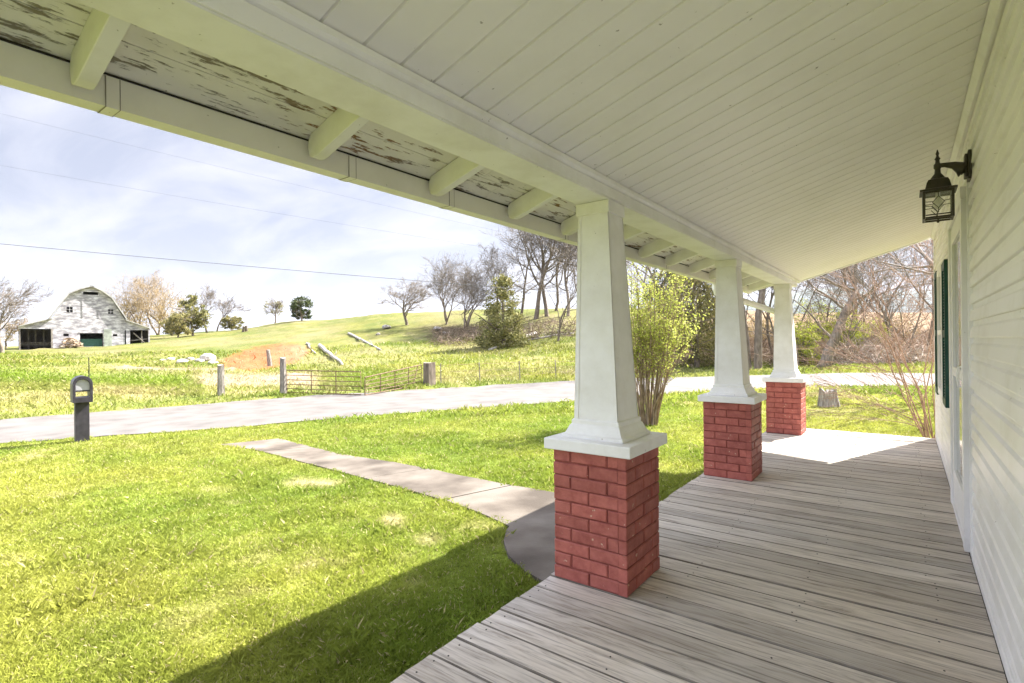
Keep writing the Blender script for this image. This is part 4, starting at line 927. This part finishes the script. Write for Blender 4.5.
def bare_tree(px, d, hpx, label, seed, r=.2, spread=.65, nchild=(7, 6, 5, 4), maxlev=4, lean=(0, 0), first=.3, mat=BARK, cmat=TWIG, stems=1, up_=.12, kink=.15, group=None, base=None, minr=.012, name='bare_tree', tl=.85, cl=1.25):
    rs = random.Random(seed); b = base or at_d(px, d); d = depth_of(b); H = hpx/FPX*d
    t = thing(name, label, 'tree', b, 0, group); mt, mc = MB(), MB()
    for s in range(stems):
        ln_ = Vector((lean[0], lean[1], 1)) if stems == 1 else Vector((rs.uniform(-.55, .55)+lean[0], rs.uniform(-.55, .55), 1))
        grow(mt, mc, rs, Vector((rs.uniform(-.2, .2)*(stems > 1), rs.uniform(-.2, .2)*(stems > 1), -.15)), ln_, H*tl*rs.uniform(.85, 1.05), r*(1 if stems == 1 else .7), 0, maxlev, spread, up_, kink, nchild, 0, minr, first, cl)
    mt.build('trunk', mat, t, smooth=True); mc.build('crown', cmat, t, smooth=True); return t
def leaves(name, parent, n, fn, size, mat, seed=0):
    r_ = np.random.RandomState(seed); P = fn(r_, n); n = len(P); a = r_.randn(n, 3); a /= np.linalg.norm(a, axis=1)[:, None]; b = np.cross(a, r_.randn(n, 3)); b /= np.linalg.norm(b, axis=1)[:, None]
    s = size*r_.uniform(.5, 1.3, n)[:, None]; V = np.stack([P-a*s*.5, P+b*s*.28, P+a*s*.5, P-b*s*.28], 1).reshape(-1, 3)
    return fastmesh(name, V, 4, mat, parent, rnd=r_.random(n))
def clumps(c, rad, nc, per=1.0, shape='round'):
    def fn(r_, n):
        K = []
        while len(K) < nc:
            v = r_.uniform(-1, 1, 3)
            if shape == 'cone':
                v[2] = r_.rand()**1.25*2-1; q = (1-(v[2]+1)/2)**.5*.95+.05; an = r_.rand()*2*PI; rr = q*r_.rand()**.35; v[0] = math.cos(an)*rr; v[1] = math.sin(an)*rr; K.append(v)
            elif np.linalg.norm(v) < 1 and np.linalg.norm(v) > .25: K.append(v)
        K = np.array(K)*np.array(rad)+np.array(c); i = r_.randint(0, nc, n); sz = np.array(rad).mean()*r_.uniform(.10, .26, nc)[i][:, None]
        return K[i]+r_.randn(n, 3)*sz*.6*np.array([1, 1, .75])
    return fn
EVG = leafmat('evergreen_needles', (.035,.055,.018), (.12,.145,.05), .15)
CEDAR = leafmat('cedar_foliage', (.10,.115,.035), (.34,.31,.12), .25)
YG = leafmat('young_green_leaves', (.26,.32,.05), (.52,.53,.14), .45)
YG2 = leafmat('shrub_green_leaves', (.28,.34,.04), (.52,.54,.10), .45)
BUD = leafmat('tan_buds', (.28,.205,.09), (.42,.335,.17), .3)
OLV = leafmat('olive_leaves', (.12,.13,.045), (.36,.31,.13), .3)

def evergreen(px, d, hpx, wpx, label, seed, mat=CEDAR, n=9000, size=.22, shape='cone', name='evergreen_tree', nc=160, group=None, low=.08):
    b = at_d(px, d); H = hpx/FPX*d; W = wpx/FPX*d/2; t = thing(name, label, 'tree', b, 0, group); rs = random.Random(seed)
    mt = MB(); mc = MB(); grow(mt, mc, rs, Vector((0,0,-.15)), Vector((0,0,1)), H*.9, H*.022+.05, 0, 2, 1.1, .02, .05, (16, 4), 0, .02, .12)
    mt.build('trunk', BARK, t, smooth=True); mc.build('limbs', BARK, t, smooth=True)
    leaves('crown', t, n, clumps((0, 0, H*(low+(1-low)*.5)), (W, W, H*(1-low)*.5), nc, shape=shape), size, mat, seed)
    return t
G1 = 'bare trees on the hillside'
def base_at(px, py): return at(px, py)
bare_tree(407, 0, 62, 'small spreading bare tree standing alone on the open hillside', 11, r=.26, spread=.95, nchild=(9, 7, 6, 4), first=.3, tl=.45, cl=1.7, mat=BARK, group=G1, base=base_at(407, 325.5), up_=.1, minr=.018, cmat=BARKL)
bare_tree(449, 0, 52, 'bare multi-stemmed tree, left one of the cluster above the brush bank', 12, r=.17, stems=4, spread=.75, nchild=(7, 6, 5, 3), cl=1.3, group=G1, base=base_at(447, 324), minr=.016)
bare_tree(466, 0, 56, 'bare multi-stemmed tree, right one of the cluster, beside the cedar', 13, r=.17, stems=4, spread=.7, nchild=(7, 6, 5, 3), cl=1.3, group=G1, base=base_at(466, 328), minr=.016)
evergreen(503, 54, 70, 50, 'olive green cedar tree on the slope beyond the gates', 14, n=12000, size=.24, name='cedar_tree', low=.02, nc=110)
bare_tree(537, 0, 112, 'tallest bare tree with a straight trunk right of the cedar', 15, r=.34, spread=.75, nchild=(11, 7, 6, 4), cl=.95, first=.35, group=G1, base=base_at(536, 319), lean=(-.22, -.1), minr=.018)
bare_tree(546, 0, 108, 'tall bare tree leaning left, close behind the tallest one', 16, r=.3, spread=.7, nchild=(10, 7, 5, 4), cl=.95, first=.35, group=G1, base=base_at(547, 317), lean=(-.05, .1), minr=.018)
bare_tree(567, 0, 102, 'tall reddish trunked bare tree beside the nearest column', 17, r=.24, spread=.75, nchild=(12, 6, 5, 4), cl=.8, first=.3, group=G1, base=base_at(568, 316), mat=BARKL, minr=.018)
bare_tree(558, 0, 78, 'thin young bare tree lower on the slope near the fallen trunks', 18, r=.13, spread=.6, nchild=(10, 5, 4), maxlev=3, first=.2, group=G1, base=base_at(558, 341), minr=.014)
for px_, d_, h_, r_, lb_, sd_ in ((497, 72, 78, .2, 'bare tree standing behind the cedar', 201), (521, 74, 92, .22, 'bare tree between the cedar and the tallest bare tree', 202), (556, 76, 98, .22, 'farther bare tree between the two tall trunks and the reddish one', 203), (577, 60, 100, .2, 'bare tree at the very edge of the nearest column', 204)):
    bare_tree(px_, d_, h_, lb_, sd_, r=r_, spread=.7, nchild=(9, 6, 5, 4), cl=1.1, group=G1, minr=.018)
bare_tree(590, 70, 95, 'bare tree hidden partly by the nearest column', 19, r=.25, group=G1, minr=.018)
G2 = 'distant trees around the barn'
bare_tree(2, 62, 52, 'bare grey tree left of the barn, at the left edge', 21, r=.22, spread=.7, group=G2, minr=.02)
t = bare_tree(6, 82, 34, 'low tan budding tree just left of the barn shed', 22, r=.15, cmat=TWIGTAN, group=G2, minr=.02); leaves('buds', t, 1500, clumps((0,0,2.2),(2.6,2.6,1.6),40), .16, BUD, 5)
bare_tree(-25, 66, 70, 'bare tree cut off by the left edge', 23, r=.22, group=G2, minr=.02)
for i, (px, d, h, lab) in enumerate(((143, 100, 48, 'tan budding tree close behind the right shed of the barn'), (158, 104, 55, 'tallest tan budding tree behind the barn'), (172, 100, 44, 'tan budding tree between the tallest one and the dark evergreen'), (128, 104, 40, 'tan budding tree half hidden by the barn roof'))):
    t = bare_tree(px, d, h, lab, 30+i, r=.28, spread=.55, stems=2, cmat=TWIGTAN, group=G2, minr=.022, nchild=(7, 5, 4, 3)); H = h/FPX*d; leaves('buds', t, 2600, clumps((0,0,H*.5),(H*.42,H*.42,H*.4),80), .22, BUD, 30+i)
evergreen(193, 92, 40, 26, 'dark evergreen tree to the right of the tan trees', 35, n=5000, size=.35, shape='round', group=G2, nc=70)
evergreen(178, 88, 26, 26, 'short olive evergreen in front of the tan trees', 36, n=4500, size=.35, shape='round', group=G2, mat=OLV, nc=60)
bare_tree(207, 104, 38, 'fine twigged bare tree right of the dark evergreen', 37, r=.2, group=G2, minr=.022)
bare_tree(217, 108, 30, 'small bare tree at the edge of the skyline trees', 38, r=.16, group=G2, minr=.022)
evergreen(232, 106, 15, 20, 'small dark round bush on the skyline', 39, n=2500, size=.35, shape='round', group=G2, mat=OLV, nc=40)
t = bare_tree(275, 112, 23, 'pale thinly leafed tree on the skyline left of the dark one', 40, r=.2, group=G2, minr=.025); leaves('leaves', t, 900, clumps((0,0,3.4),(2.6,2.6,1.8),40), .25, OLV, 6)
evergreen(302, 110, 24, 22, 'dark round evergreen tree alone on the pasture skyline', 41, n=4500, size=.36, shape='round', group=G2, mat=EVG, nc=60)

G3 = 'trees along the bank beyond the lane'
evergreen(697, 38, 104, 62, 'dark vine covered evergreen behind the lane, seen between the near columns', 50, n=16000, size=.17, shape='round', mat=OLV, group=G3, nc=150, low=0)
evergreen(672, 44, 100, 50, 'dark evergreen farther back behind the leafy bush', 51, n=9000, size=.2, shape='round', mat=EVG, group=G3, nc=110)
for i, (px, d, h, r, lab, ln_) in enumerate((
    (640, 48, 130, .2, 'bare tree behind the leafy bush beside the nearest column', 0), (662, 52, 135, .2, 'bare tree rising behind the leafy bush', .1), (717, 42, 160, .22, 'bare tree right behind the vine covered evergreen', -.05),
    (749, 36, 260, .18, 'dark straight trunk, left of the pair between the middle and farthest columns', 0), (757.5, 35.5, 265, .28, 'thick dark straight trunk, right of the pair between the middle and farthest columns', 0),
    (772, 40, 130, .12, 'thin curved tree right of the pair of dark trunks', .1), (797, 37, 230, .17, 'straight trunk just right of the farthest column', 0.02),
    (812, 41, 130, .12, 'slender bare tree leaning left behind the yellow-green shrubs', -.25), (872, 45, 130, .16, 'bare tree leaning right over the brush bank', .42), (893, 42, 120, .10, 'slender upright bare tree at the right of the brush bank', 0.05), (838, 47, 120, .12, 'slender bare tree behind the leaning dead trunk', .15), (925, 40, 170, .2, 'bare tree close to the house corner beyond the lane', -.15))):
    bare_tree(px, d, h, lab, 60+i, r=r, spread=.6, nchild=(8, 5, 4, 3), first=.3 if h < 200 else .42, lean=(ln_*math.cos(YAW), ln_*math.sin(YAW)), group=G3, minr=.012)
for i, (px, d, h, r, lab, ln_) in enumerate((
    (786, 39, 150, .09, 'thin bare tree hugging the right edge of the farthest column', .05), (820, 44, 120, .09, 'thin bare tree between the shrubs and the leaning trunk', -.1), (849, 39, 105, .07, 'thin bare tree at the right foot of the leaning trunk', .12), (861, 48, 135, .12, 'bare tree farther back, just right of the slim pole', 0),
    (884, 40, 110, .08, 'crooked thin bare tree growing out of the brown brush', -.2), (902, 47, 140, .13, 'bare tree with a forked crown behind the brush', .1), (915, 38, 130, .09, 'thin bare tree left of the house corner beyond the lane', -.1), (736, 40, 150, .14, 'bare tree just left of the pair of dark trunks', 0), (708, 47, 150, .16, 'bare tree showing above the vine covered evergreen', .05))):
    bare_tree(px, d, h, lab, 260+i, r=r, spread=.75, nchild=(10, 6, 4, 3), first=.2, cl=1.0, lean=(ln_*math.cos(YAW), ln_*math.sin(YAW)), group=G3, minr=.010, kink=.2)
# big leaning dead trunk with a broken top
b = at(823, 368.5); dl = depth_of(b); t = thing('leaning_tree', 'thick leaning trunk with a broken top behind the yellow-green shrubs', 'tree', b); H = 80/FPX*dl; lx = 34/FPX*dl
ax = Vector((math.cos(YAW), math.sin(YAW), 0)); mt, mc = MB(), MB(); P = []
for i in range(9):
    s = i/8; P.append(ax*(lx*(s**1.15))+Vector((0,0,H*s-.1))+Vector((random.uniform(-.05,.05), random.uniform(-.05,.05), 0)))
mt.tube(P, [.48, .33, .29, .27, .25, .24, .22, .19, .09], 11); mt.build('trunk', BARK, t, smooth=True); rs = random.Random(4)
for s, a, l in ((8, (-1, 0, .25), 3.6), (7, (1, .2, .35), 3.2), (8, (.4, 0, 1), 2.6), (6, (-.7, .3, .5), 3), (3, (-1, 0, .7), 3.4), (5, (1, 0, .9), 3), (7, (-.4, .2, 1), 3)):
    q = P[s]; dd = ax*a[0]+Vector((-ax.y, ax.x, 0))*a[1]+Vector((0,0,a[2])); grow(mc, mc, rs, q, dd, l, .09, 1, 4, .6, .1, .22, (6, 5, 4, 3), 0, .012)
mc.build('crown', BARK, t, smooth=True)
# big near tree at right, its limbs reach into the gap under the roof
bare_tree(0, 0, 300, 'large bare tree beyond the end of the house, reaching over the lawn', 81, r=.3, spread=.6, nchild=(8, 6, 5, 4), first=.3, lean=(-.42, -.1), base=Vector((3.6, 21, zg(3.6, 21))), group=G3, minr=.008, kink=.12)

# shrubs on the bank
def shrub(px, d, wpx, hpx, label, seed, mat=YG2, n=6000, size=.13, nc=60, twig=TWIG):
    b = at_d(px, d); W = wpx/FPX*d/2; H = hpx/FPX*d; t = thing('shrub', label, 'shrub', b, 0, 'shrubs on the bank beyond the lane'); rs = random.Random(seed); mt = MB()
    for i in range(26):
        a = rs.random()*2*PI; q = rs.random()**.6*W*.8; mt.tube([(0, 0, -.1), (math.cos(a)*q*.4, math.sin(a)*q*.4, H*.45), (math.cos(a)*q, math.sin(a)*q, H*rs.uniform(.7, 1))], [.03, .02, .008], 4)
    mt.build('stem', twig, t); leaves('foliage', t, n, clumps((0, 0, H*.52), (W, W, H*.5), nc), size, mat, seed); return t
shrub(803, 38.5, 38, 46, 'yellow-green leafing shrub right of the farthest column', 90)
shrub(845, 41, 40, 50, 'green leafing shrub behind the leaning trunk', 91, n=5000)
shrub(868, 43, 34, 40, 'green leafing shrub right of the leaning trunk', 92, n=3600)
shrub(822, 46, 60, 52, 'tall green leafing thicket shrub behind the leaning trunk and slender trees', 96, n=4500)
shrub(892, 46, 44, 40, 'tan budding shrub rising out of the brown brush', 97, mat=BUD, n=2600)
shrub(760, 44, 50, 34, 'low tan green shrub behind the pair of dark trunks', 93, mat=BUD, n=2500)
shrub(722, 40, 40, 45, 'olive shrub at the foot of the vine covered evergreen', 94, mat=OLV, n=3500)
shrub(655, 42, 50, 40, 'light green undergrowth shrub behind the leafy bush', 95, n=3500)
# tangled brush on the bank (uncountable)
def brush(name, label, boxes, n, mat, rmin=.008, rmax=.02, seed=3, L=1.4):
    rs = random.Random(seed); m = MB()
    for _ in range(n):
        (u0, u1, d0, d1, hh) = rs.choice(boxes); p = at_d(rs.uniform(u0, u1), rs.uniform(d0, d1)); h0 = rs.uniform(0, hh)**1.0*.6
        v = Vector((rs.gauss(0, 1), rs.gauss(0, 1), rs.gauss(.35, .5))).normalized()*L*rs.uniform(.4, 1.2); a = p+Vector((0,0,h0)); q = a+v*.5+Vector((0,0,rs.uniform(0,.25))); e = a+v+Vector((0,0,-rs.uniform(0,.3)))
        for z_ in (q, e): z_.z = max(z_.z, zg(z_.x, z_.y)+.03)
        r_ = rs.uniform(rmin, rmax); m.tube([a, q, e], [r_, r_*.7, r_*.3], 3, cap=False)
    return tag(m.build(name, mat), label, 'brush', kind='stuff')
brush('brush', 'tangled brown brush covering the bank beyond the lane', [(775, 945, 37.5, 50, 2.2), (840, 950, 38, 46, 2.6), (600, 780, 38, 50, 1.2)], 9000, noise_col('brown_brush', [(.3,(.19,.125,.09)),(.7,(.48,.36,.26))], scale=1.0), .012, .03)
brush('dead_vines', 'pale dead branches sprawling in front of the brown brush', [(840, 945, 36.2, 40, 1.8)], 900, noise_col('pale_dead_branches', [(.3,(.36,.28,.21)),(.7,(.58,.48,.40))], scale=1.0), .014, .03, 5, 2.6)
brush('hillside_brush', 'low brown brush under the cluster of bare trees on the hill', [(432, 492, 56, 68, 1.0), (492, 575, 56, 66, .6)], 1500, noise_col('dark_hill_brush', [(.3,(.10,.07,.05)),(.7,(.27,.2,.14))], scale=1.0), .015, .04, 6, 1.5)

# ------------------------------------------------------------------ leafy vase-shaped bush on the lawn
b = Vector((-4.45, 10.75, 0)); b.z = zg(b.x, b.y); bush = thing('leafy_bush', 'tall many-stemmed bush with fresh yellow-green leaves on the lawn between the near columns', 'bush', b)
rs = random.Random(2); mt = MB(); tips = []
for i in range(62):
    a = rs.random()*2*PI; q = rs.random()**.7; r0 = .22*rs.random()**.5; H = rs.uniform(1.9, 3.95); out = q*rs.uniform(.4, 1.45)
    P = [Vector((math.cos(a)*r0, math.sin(a)*r0, -.05))]
    for s in (.25, .5, .75, 1): P.append(Vector((math.cos(a)*(r0+out*s**1.3)+rs.gauss(0,.04), math.sin(a)*(r0+out*s**1.3)+rs.gauss(0,.04), H*s)))
    mt.tube(P, [.016, .013, .010, .007, .003], 5)
    for k in range(14):
        s = rs.uniform(.38, 1)*4; j = min(int(s), 3); p = P[j].lerp(P[j+1], s-j); v = Vector((rs.gauss(0,1), rs.gauss(0,1), rs.uniform(.3,1.6))).normalized()*rs.uniform(.2, .65); mt.tube([p, p+v*.5, p+v+Vector((0,0,.04))], [.005, .003, .0015], 3, cap=False); tips.append((p, v))
mt.build('stem', noise_col('bush_stem_bark', [(.3,(.16,.11,.075)),(.7,(.33,.25,.18))], scale=8, rough=.9), bush)
TP = np.array([(*p, *v) for p, v in tips])
def bl(r_, n):
    i = r_.randint(0, len(TP), n); s = r_.rand(n)[:, None]; P = TP[i, :3]+TP[i, 3:]*s*1.1+r_.randn(n, 3)*.035; k_ = r_.rand(n) < np.clip((P[:, 2]-.75)/1.1, .03, 1); return P[k_]
leaves('foliage', bush, 15000, bl, .05, YG, 2)
# ------------------------------------------------------------------ reddish bare shrub at the house corner
b = Vector((.30, 10.3, 0)); b.z = zg(b.x, b.y); sh = thing('bare_shrub', 'reddish bare twiggy shrub arching out past the house corner', 'shrub', b); rs = random.Random(5); mt, mc = MB(), MB()
for i in range(15):
    dd = Vector((rs.uniform(-.42, .25), rs.uniform(-.3, .4), 1.1)); grow(mt, mc, rs, Vector((rs.uniform(-.1,.1), rs.uniform(-.1,.1), -.05)), dd, rs.uniform(1.8, 3.4), .011, 0, 3, .55, -.02, .10, (6, 4, 3), 0, .0028, .25)
for i in range(10):
    dd = Vector((-1, rs.uniform(-.5, .5), rs.uniform(.35, .85))); grow(mc, mc, rs, Vector((-.05, rs.uniform(-.1,.1), rs.uniform(.3, 1.1))), dd, rs.uniform(1.0, 1.9), .006, 1, 3, .5, -.10, .10, (5, 5, 4), 0, .0028)
mt.build('stem', TWIGRED, sh, smooth=True); mc.build('twigs', TWIGRED, sh, smooth=True)

# ------------------------------------------------------------------ utility pole and lines
q = at_d(856, 52); pole = thing('utility_pole', 'slim wooden utility pole rising behind the leaning trunk', 'utility pole', q)
m = MB(); m.tube([(0,0,-.3), (0,0,10.5)], [.17, .12], 8); m.build('shaft', BARK, pole, smooth=True); m = MB(); v = ax*1.0; m.box(-1.1, 1.1, -.06, .06, 9.4, 9.52, M=Matrix.Rotation(YAW+.9, 4, 'Z')); m.build('crossarm', BARK, pole)
def wire(pts, r, sag, label):
    A = [at_d(px, d, py) for px, d, py in pts]; P = []
    for a, b_ in zip(A[:-1], A[1:]):
        for i in range(24): t = i/24; P.append(a.lerp(b_, t)-Vector((0,0,sag*4*t*(1-t))))
    P.append(A[-1]); m = MB(); o = A[0]; m.tube([p-o for p in P], r, 4); w = m.build('power_line', noise_col('wire_grey', [(.3,(.05,.05,.055)),(.7,(.09,.09,.1))])) if 'wire_grey' not in bpy.data.materials else m.build('power_line', bpy.data.materials['wire_grey']); w.location = o; tag(w, label, 'power line', 'power lines crossing the sky')
wire([(-400, 30, 205), (640, 48, 298)], .016, .25, 'darkest power line, lowest across the sky above the barn')
wire([(-400, 34, 92), (640, 52, 271)], .006, .4, 'thin faint power line, second above the barn')
wire([(-400, 36, 12), (640, 54, 262)], .0055, .5, 'thin faint power line, highest of the three')
wire([(640, 60, 292), (860, 52.3, 281), (1150, 44, 262)], .012, .3, 'line strung from the slim pole, upper one')
wire([(640, 60, 300), (860, 52.3, 297), (1150, 44, 290)], .012, .3, 'line strung from the slim pole, lower one')

# ------------------------------------------------------------------ far mountains
MT = noise_col('mountain_forest', [(.3,(.04,.06,.055)),(.7,(.07,.09,.08))], scale=.004, rough=1)
V = []; F = []; nn = 160; rws = 10
for i in range(nn):
    u = -900+i*(3000/nn)
    th = math.atan2(u-512, FPX); 
    for j in range(rws):
        t = j/(rws-1); R_ = 3200+t*1700; prof = math.sin(t*PI)**.8
        k_ = (.86+.09*math.sin(u*.012+.3)+.05*math.sin(u*.031+1)+.03*math.sin(u*.07)+.02*math.sin(u*.13+j))
        Hh = 430*max(k_, .12)*prof*float(np.clip((u-560)/240, .06, 1))
        a = math.atan2(fw.y, fw.x)-th; V.append((math.cos(a)*R_, math.sin(a)*R_, -35+Hh+30*0))
for i in range(nn-1):
    for j in range(rws-1): a = i*rws+j; F.append((a, a+rws, a+rws+1, a+1))
m = MB(); m.add(V, F); o = m.build('hills', MT, smooth=True); tag(o, kind='structure')
if sum(p.normal.z for p in o.data.polygons) < 0: o.data.flip_normals()
HAZE = True
if HAZE:
    hm = bpy.data.materials.new('haze_air'); hm.use_nodes = True; nt = hm.node_tree; nt.nodes.remove(nt.nodes['Principled BSDF'])
    pv = nt.nodes.new('ShaderNodeVolumePrincipled'); pv.inputs['Color'].default_value = (.86,.90,1,1); pv.inputs['Density'].default_value = .00005; pv.inputs['Anisotropy'].default_value = .2
    nt.links.new(pv.outputs[0], nt.nodes['Material Output'].inputs['Volume'])
    m = MB(); m.box(-9500, 9500, -9500, 9500, -60, 560); o = m.build('haze', hm); tag(o, 'thin blue summer haze filling the valley air', 'haze', kind='stuff')

# ------------------------------------------------------------------ light
AZ = math.atan2(.36, .93); EL = math.radians(44.5)
w = bpy.data.worlds.new('World'); scene.world = w; w.use_nodes = True; nt = w.node_tree; L = nt.links; bg = nt.nodes['Background']
sky = nt.nodes.new('ShaderNodeTexSky'); sky.sky_type = 'NISHITA'; sky.sun_disc = False; sky.sun_elevation = EL; sky.sun_rotation = AZ; sky.air_density = 1.0; sky.dust_density = 1.5; sky.ozone_density = 1.5
tc = nt.nodes.new('ShaderNodeTexCoord'); sx = nt.nodes.new('ShaderNodeSeparateXYZ'); L.new(tc.outputs['Generated'], sx.inputs[0])
ad = nt.nodes.new('ShaderNodeMath'); ad.inputs[1].default_value = .22; L.new(sx.outputs[2], ad.inputs[0])
mxm = nt.nodes.new('ShaderNodeMath'); mxm.operation = 'MAXIMUM'; mxm.inputs[1].default_value = .05; L.new(ad.outputs[0], mxm.inputs[0])
dv = nt.nodes.new('ShaderNodeVectorMath'); dv.operation = 'DIVIDE'; cb = nt.nodes.new('ShaderNodeCombineXYZ')
for i in range(3): L.new(mxm.outputs[0], cb.inputs[i])
L.new(tc.outputs['Generated'], dv.inputs[0]); L.new(cb.outputs[0], dv.inputs[1])
no = nt.nodes.new('ShaderNodeTexNoise'); no.inputs['Scale'].default_value = 1.5; no.inputs['Detail'].default_value = 9; no.inputs['Roughness'].default_value = .58; no.inputs['Distortion'].default_value = .5
mp = nt.nodes.new('ShaderNodeMapping'); mp.inputs['Location'].default_value = (3.1, 1.7, 0); mp.inputs['Rotation'].default_value = (0, 0, .6); mp.inputs['Scale'].default_value = (1, 1.9, 1); L.new(dv.outputs[0], mp.inputs[0]); L.new(mp.outputs[0], no.inputs['Vector'])
r = nt.nodes.new('ShaderNodeMapRange'); r.inputs['From Min'].default_value = .40; r.inputs['From Max'].default_value = .64; r.inputs['To Min'].default_value = .5; r.inputs['To Max'].default_value = 1.0; L.new(no.outputs['Fac'], r.inputs['Value'])
n5 = nt.nodes.new('ShaderNodeTexNoise'); n5.inputs['Scale'].default_value = 9; n5.inputs['Detail'].default_value = 8
m5 = nt.nodes.new('ShaderNodeMapping'); m5.inputs['Scale'].default_value = (1, 1, 3.2); L.new(tc.outputs['Generated'], m5.inputs[0]); L.new(m5.outputs[0], n5.inputs['Vector'])
r5 = nt.nodes.new('ShaderNodeMapRange'); r5.inputs['From Min'].default_value = .49; r5.inputs['From Max'].default_value = .58; L.new(n5.outputs['Fac'], r5.inputs['Value'])
rz_ = nt.nodes.new('ShaderNodeMapRange'); rz_.inputs['From Min'].default_value = .22; rz_.inputs['From Max'].default_value = .06; L.new(sx.outputs[2], rz_.inputs['Value'])
mu = nt.nodes.new('ShaderNodeMath'); mu.operation = 'MULTIPLY'; L.new(r5.outputs[0], mu.inputs[0]); L.new(rz_.outputs[0], mu.inputs[1])
mx2 = nt.nodes.new('ShaderNodeMath'); mx2.operation = 'MAXIMUM'; L.new(mu.outputs[0], mx2.inputs[0]); L.new(r.outputs[0], mx2.inputs[1])
mix = nt.nodes.new('ShaderNodeMix'); mix.data_type = 'RGBA'; mix.inputs[7].default_value = (2.0, 2.07, 2.36, 1)
tint = nt.nodes.new('ShaderNodeMix'); tint.data_type = 'RGBA'; tint.blend_type = 'MULTIPLY'; tint.inputs[0].default_value = 1; tint.inputs[7].default_value = (.46, .43, .46, 1); L.new(sky.outputs[0], tint.inputs[6])
tz = nt.nodes.new('ShaderNodeMix'); tz.data_type = 'RGBA'; tz.inputs[6].default_value = (.145, .15, .19, 1); tz.inputs[7].default_value = (.34, .33, .37, 1); zr = nt.nodes.new('ShaderNodeMapRange'); zr.inputs['From Min'].default_value = .0; zr.inputs['From Max'].default_value = .38; L.new(sx.outputs[2], zr.inputs['Value']); L.new(zr.outputs[0], tz.inputs[0]); L.new(tz.outputs[2], tint.inputs[7])
L.new(mx2.outputs[0], mix.inputs[0]); L.new(tint.outputs[2], mix.inputs[6])
# thin cloud lights up towards the sun
dt = nt.nodes.new('ShaderNodeVectorMath'); dt.operation = 'DOT_PRODUCT'; dt.inputs[1].default_value = (math.sin(AZ)*math.cos(EL), math.cos(AZ)*math.cos(EL), math.sin(EL)); L.new(tc.outputs['Generated'], dt.inputs[0])
gr = nt.nodes.new('ShaderNodeMapRange'); gr.interpolation_type = 'SMOOTHSTEP'; gr.inputs['From Min'].default_value = .84; gr.inputs['From Max'].default_value = 1; gr.inputs['To Min'].default_value = 1; gr.inputs['To Max'].default_value = 4; L.new(dt.outputs['Value'], gr.inputs['Value'])
gl2 = nt.nodes.new('ShaderNodeVectorMath'); gl2.operation = 'SCALE'; L.new(mix.outputs[2], gl2.inputs[0]); zn = nt.nodes.new('ShaderNodeMapRange'); zn.interpolation_type = 'SMOOTHSTEP'; zn.inputs['From Min'].default_value = .42; zn.inputs['From Max'].default_value = .95; zn.inputs['To Min'].default_value = 1; zn.inputs['To Max'].default_value = 2.8; L.new(sx.outputs[2], zn.inputs['Value'])  # overhead sky gain added above the view for extra fill
d2 = nt.nodes.new('ShaderNodeVectorMath'); d2.operation = 'DOT_PRODUCT'; d2.inputs[1].default_value = (-.58, -.77, .26); L.new(tc.outputs['Generated'], d2.inputs[0])
g2_ = nt.nodes.new('ShaderNodeMapRange'); g2_.interpolation_type = 'SMOOTHSTEP'; g2_.inputs['From Min'].default_value = .5; g2_.inputs['From Max'].default_value = .95; g2_.inputs['To Min'].default_value = 1; g2_.inputs['To Max'].default_value = 3.0; L.new(d2.outputs['Value'], g2_.inputs['Value'])  # unseen bright sky added behind the camera to fill the porch
p1_ = nt.nodes.new('ShaderNodeMath'); p1_.operation = 'MULTIPLY'; L.new(gr.outputs[0], p1_.inputs[0]); L.new(zn.outputs[0], p1_.inputs[1])
p2_ = nt.nodes.new('ShaderNodeMath'); p2_.operation = 'MULTIPLY'; L.new(p1_.outputs[0], p2_.inputs[0]); L.new(g2_.outputs[0], p2_.inputs[1]); L.new(p2_.outputs[0], gl2.inputs['Scale']); L.new(gl2.outputs[0], bg.inputs['Color']); bg.inputs['Strength'].default_value = .055
sl = bpy.data.lights.new('sun', 'SUN'); sl.energy = 3.35; sl.angle = math.radians(.55); sl.color = (1, .95, .87); so = bpy.data.objects.new('sun', sl); C.objects.link(so)
sd = Vector((math.sin(AZ)*math.cos(EL), math.cos(AZ)*math.cos(EL), math.sin(EL))); so.rotation_euler = sd.to_track_quat('Z', 'Y').to_euler(); so.location = sd*60

scene.view_settings.view_transform = 'Standard'; scene.view_settings.look = 'None'; scene.view_settings.gamma = 1; scene.view_settings.exposure = 2.85; scene.view_settings.use_curve_mapping = False
scene.render.engine = 'CYCLES'; scene.cycles.use_denoising = True; scene.cycles.max_bounces = 11; scene.cycles.diffuse_bounces = 9; scene.cycles.volume_bounces = 0; scene.cycles.transparent_max_bounces = 8
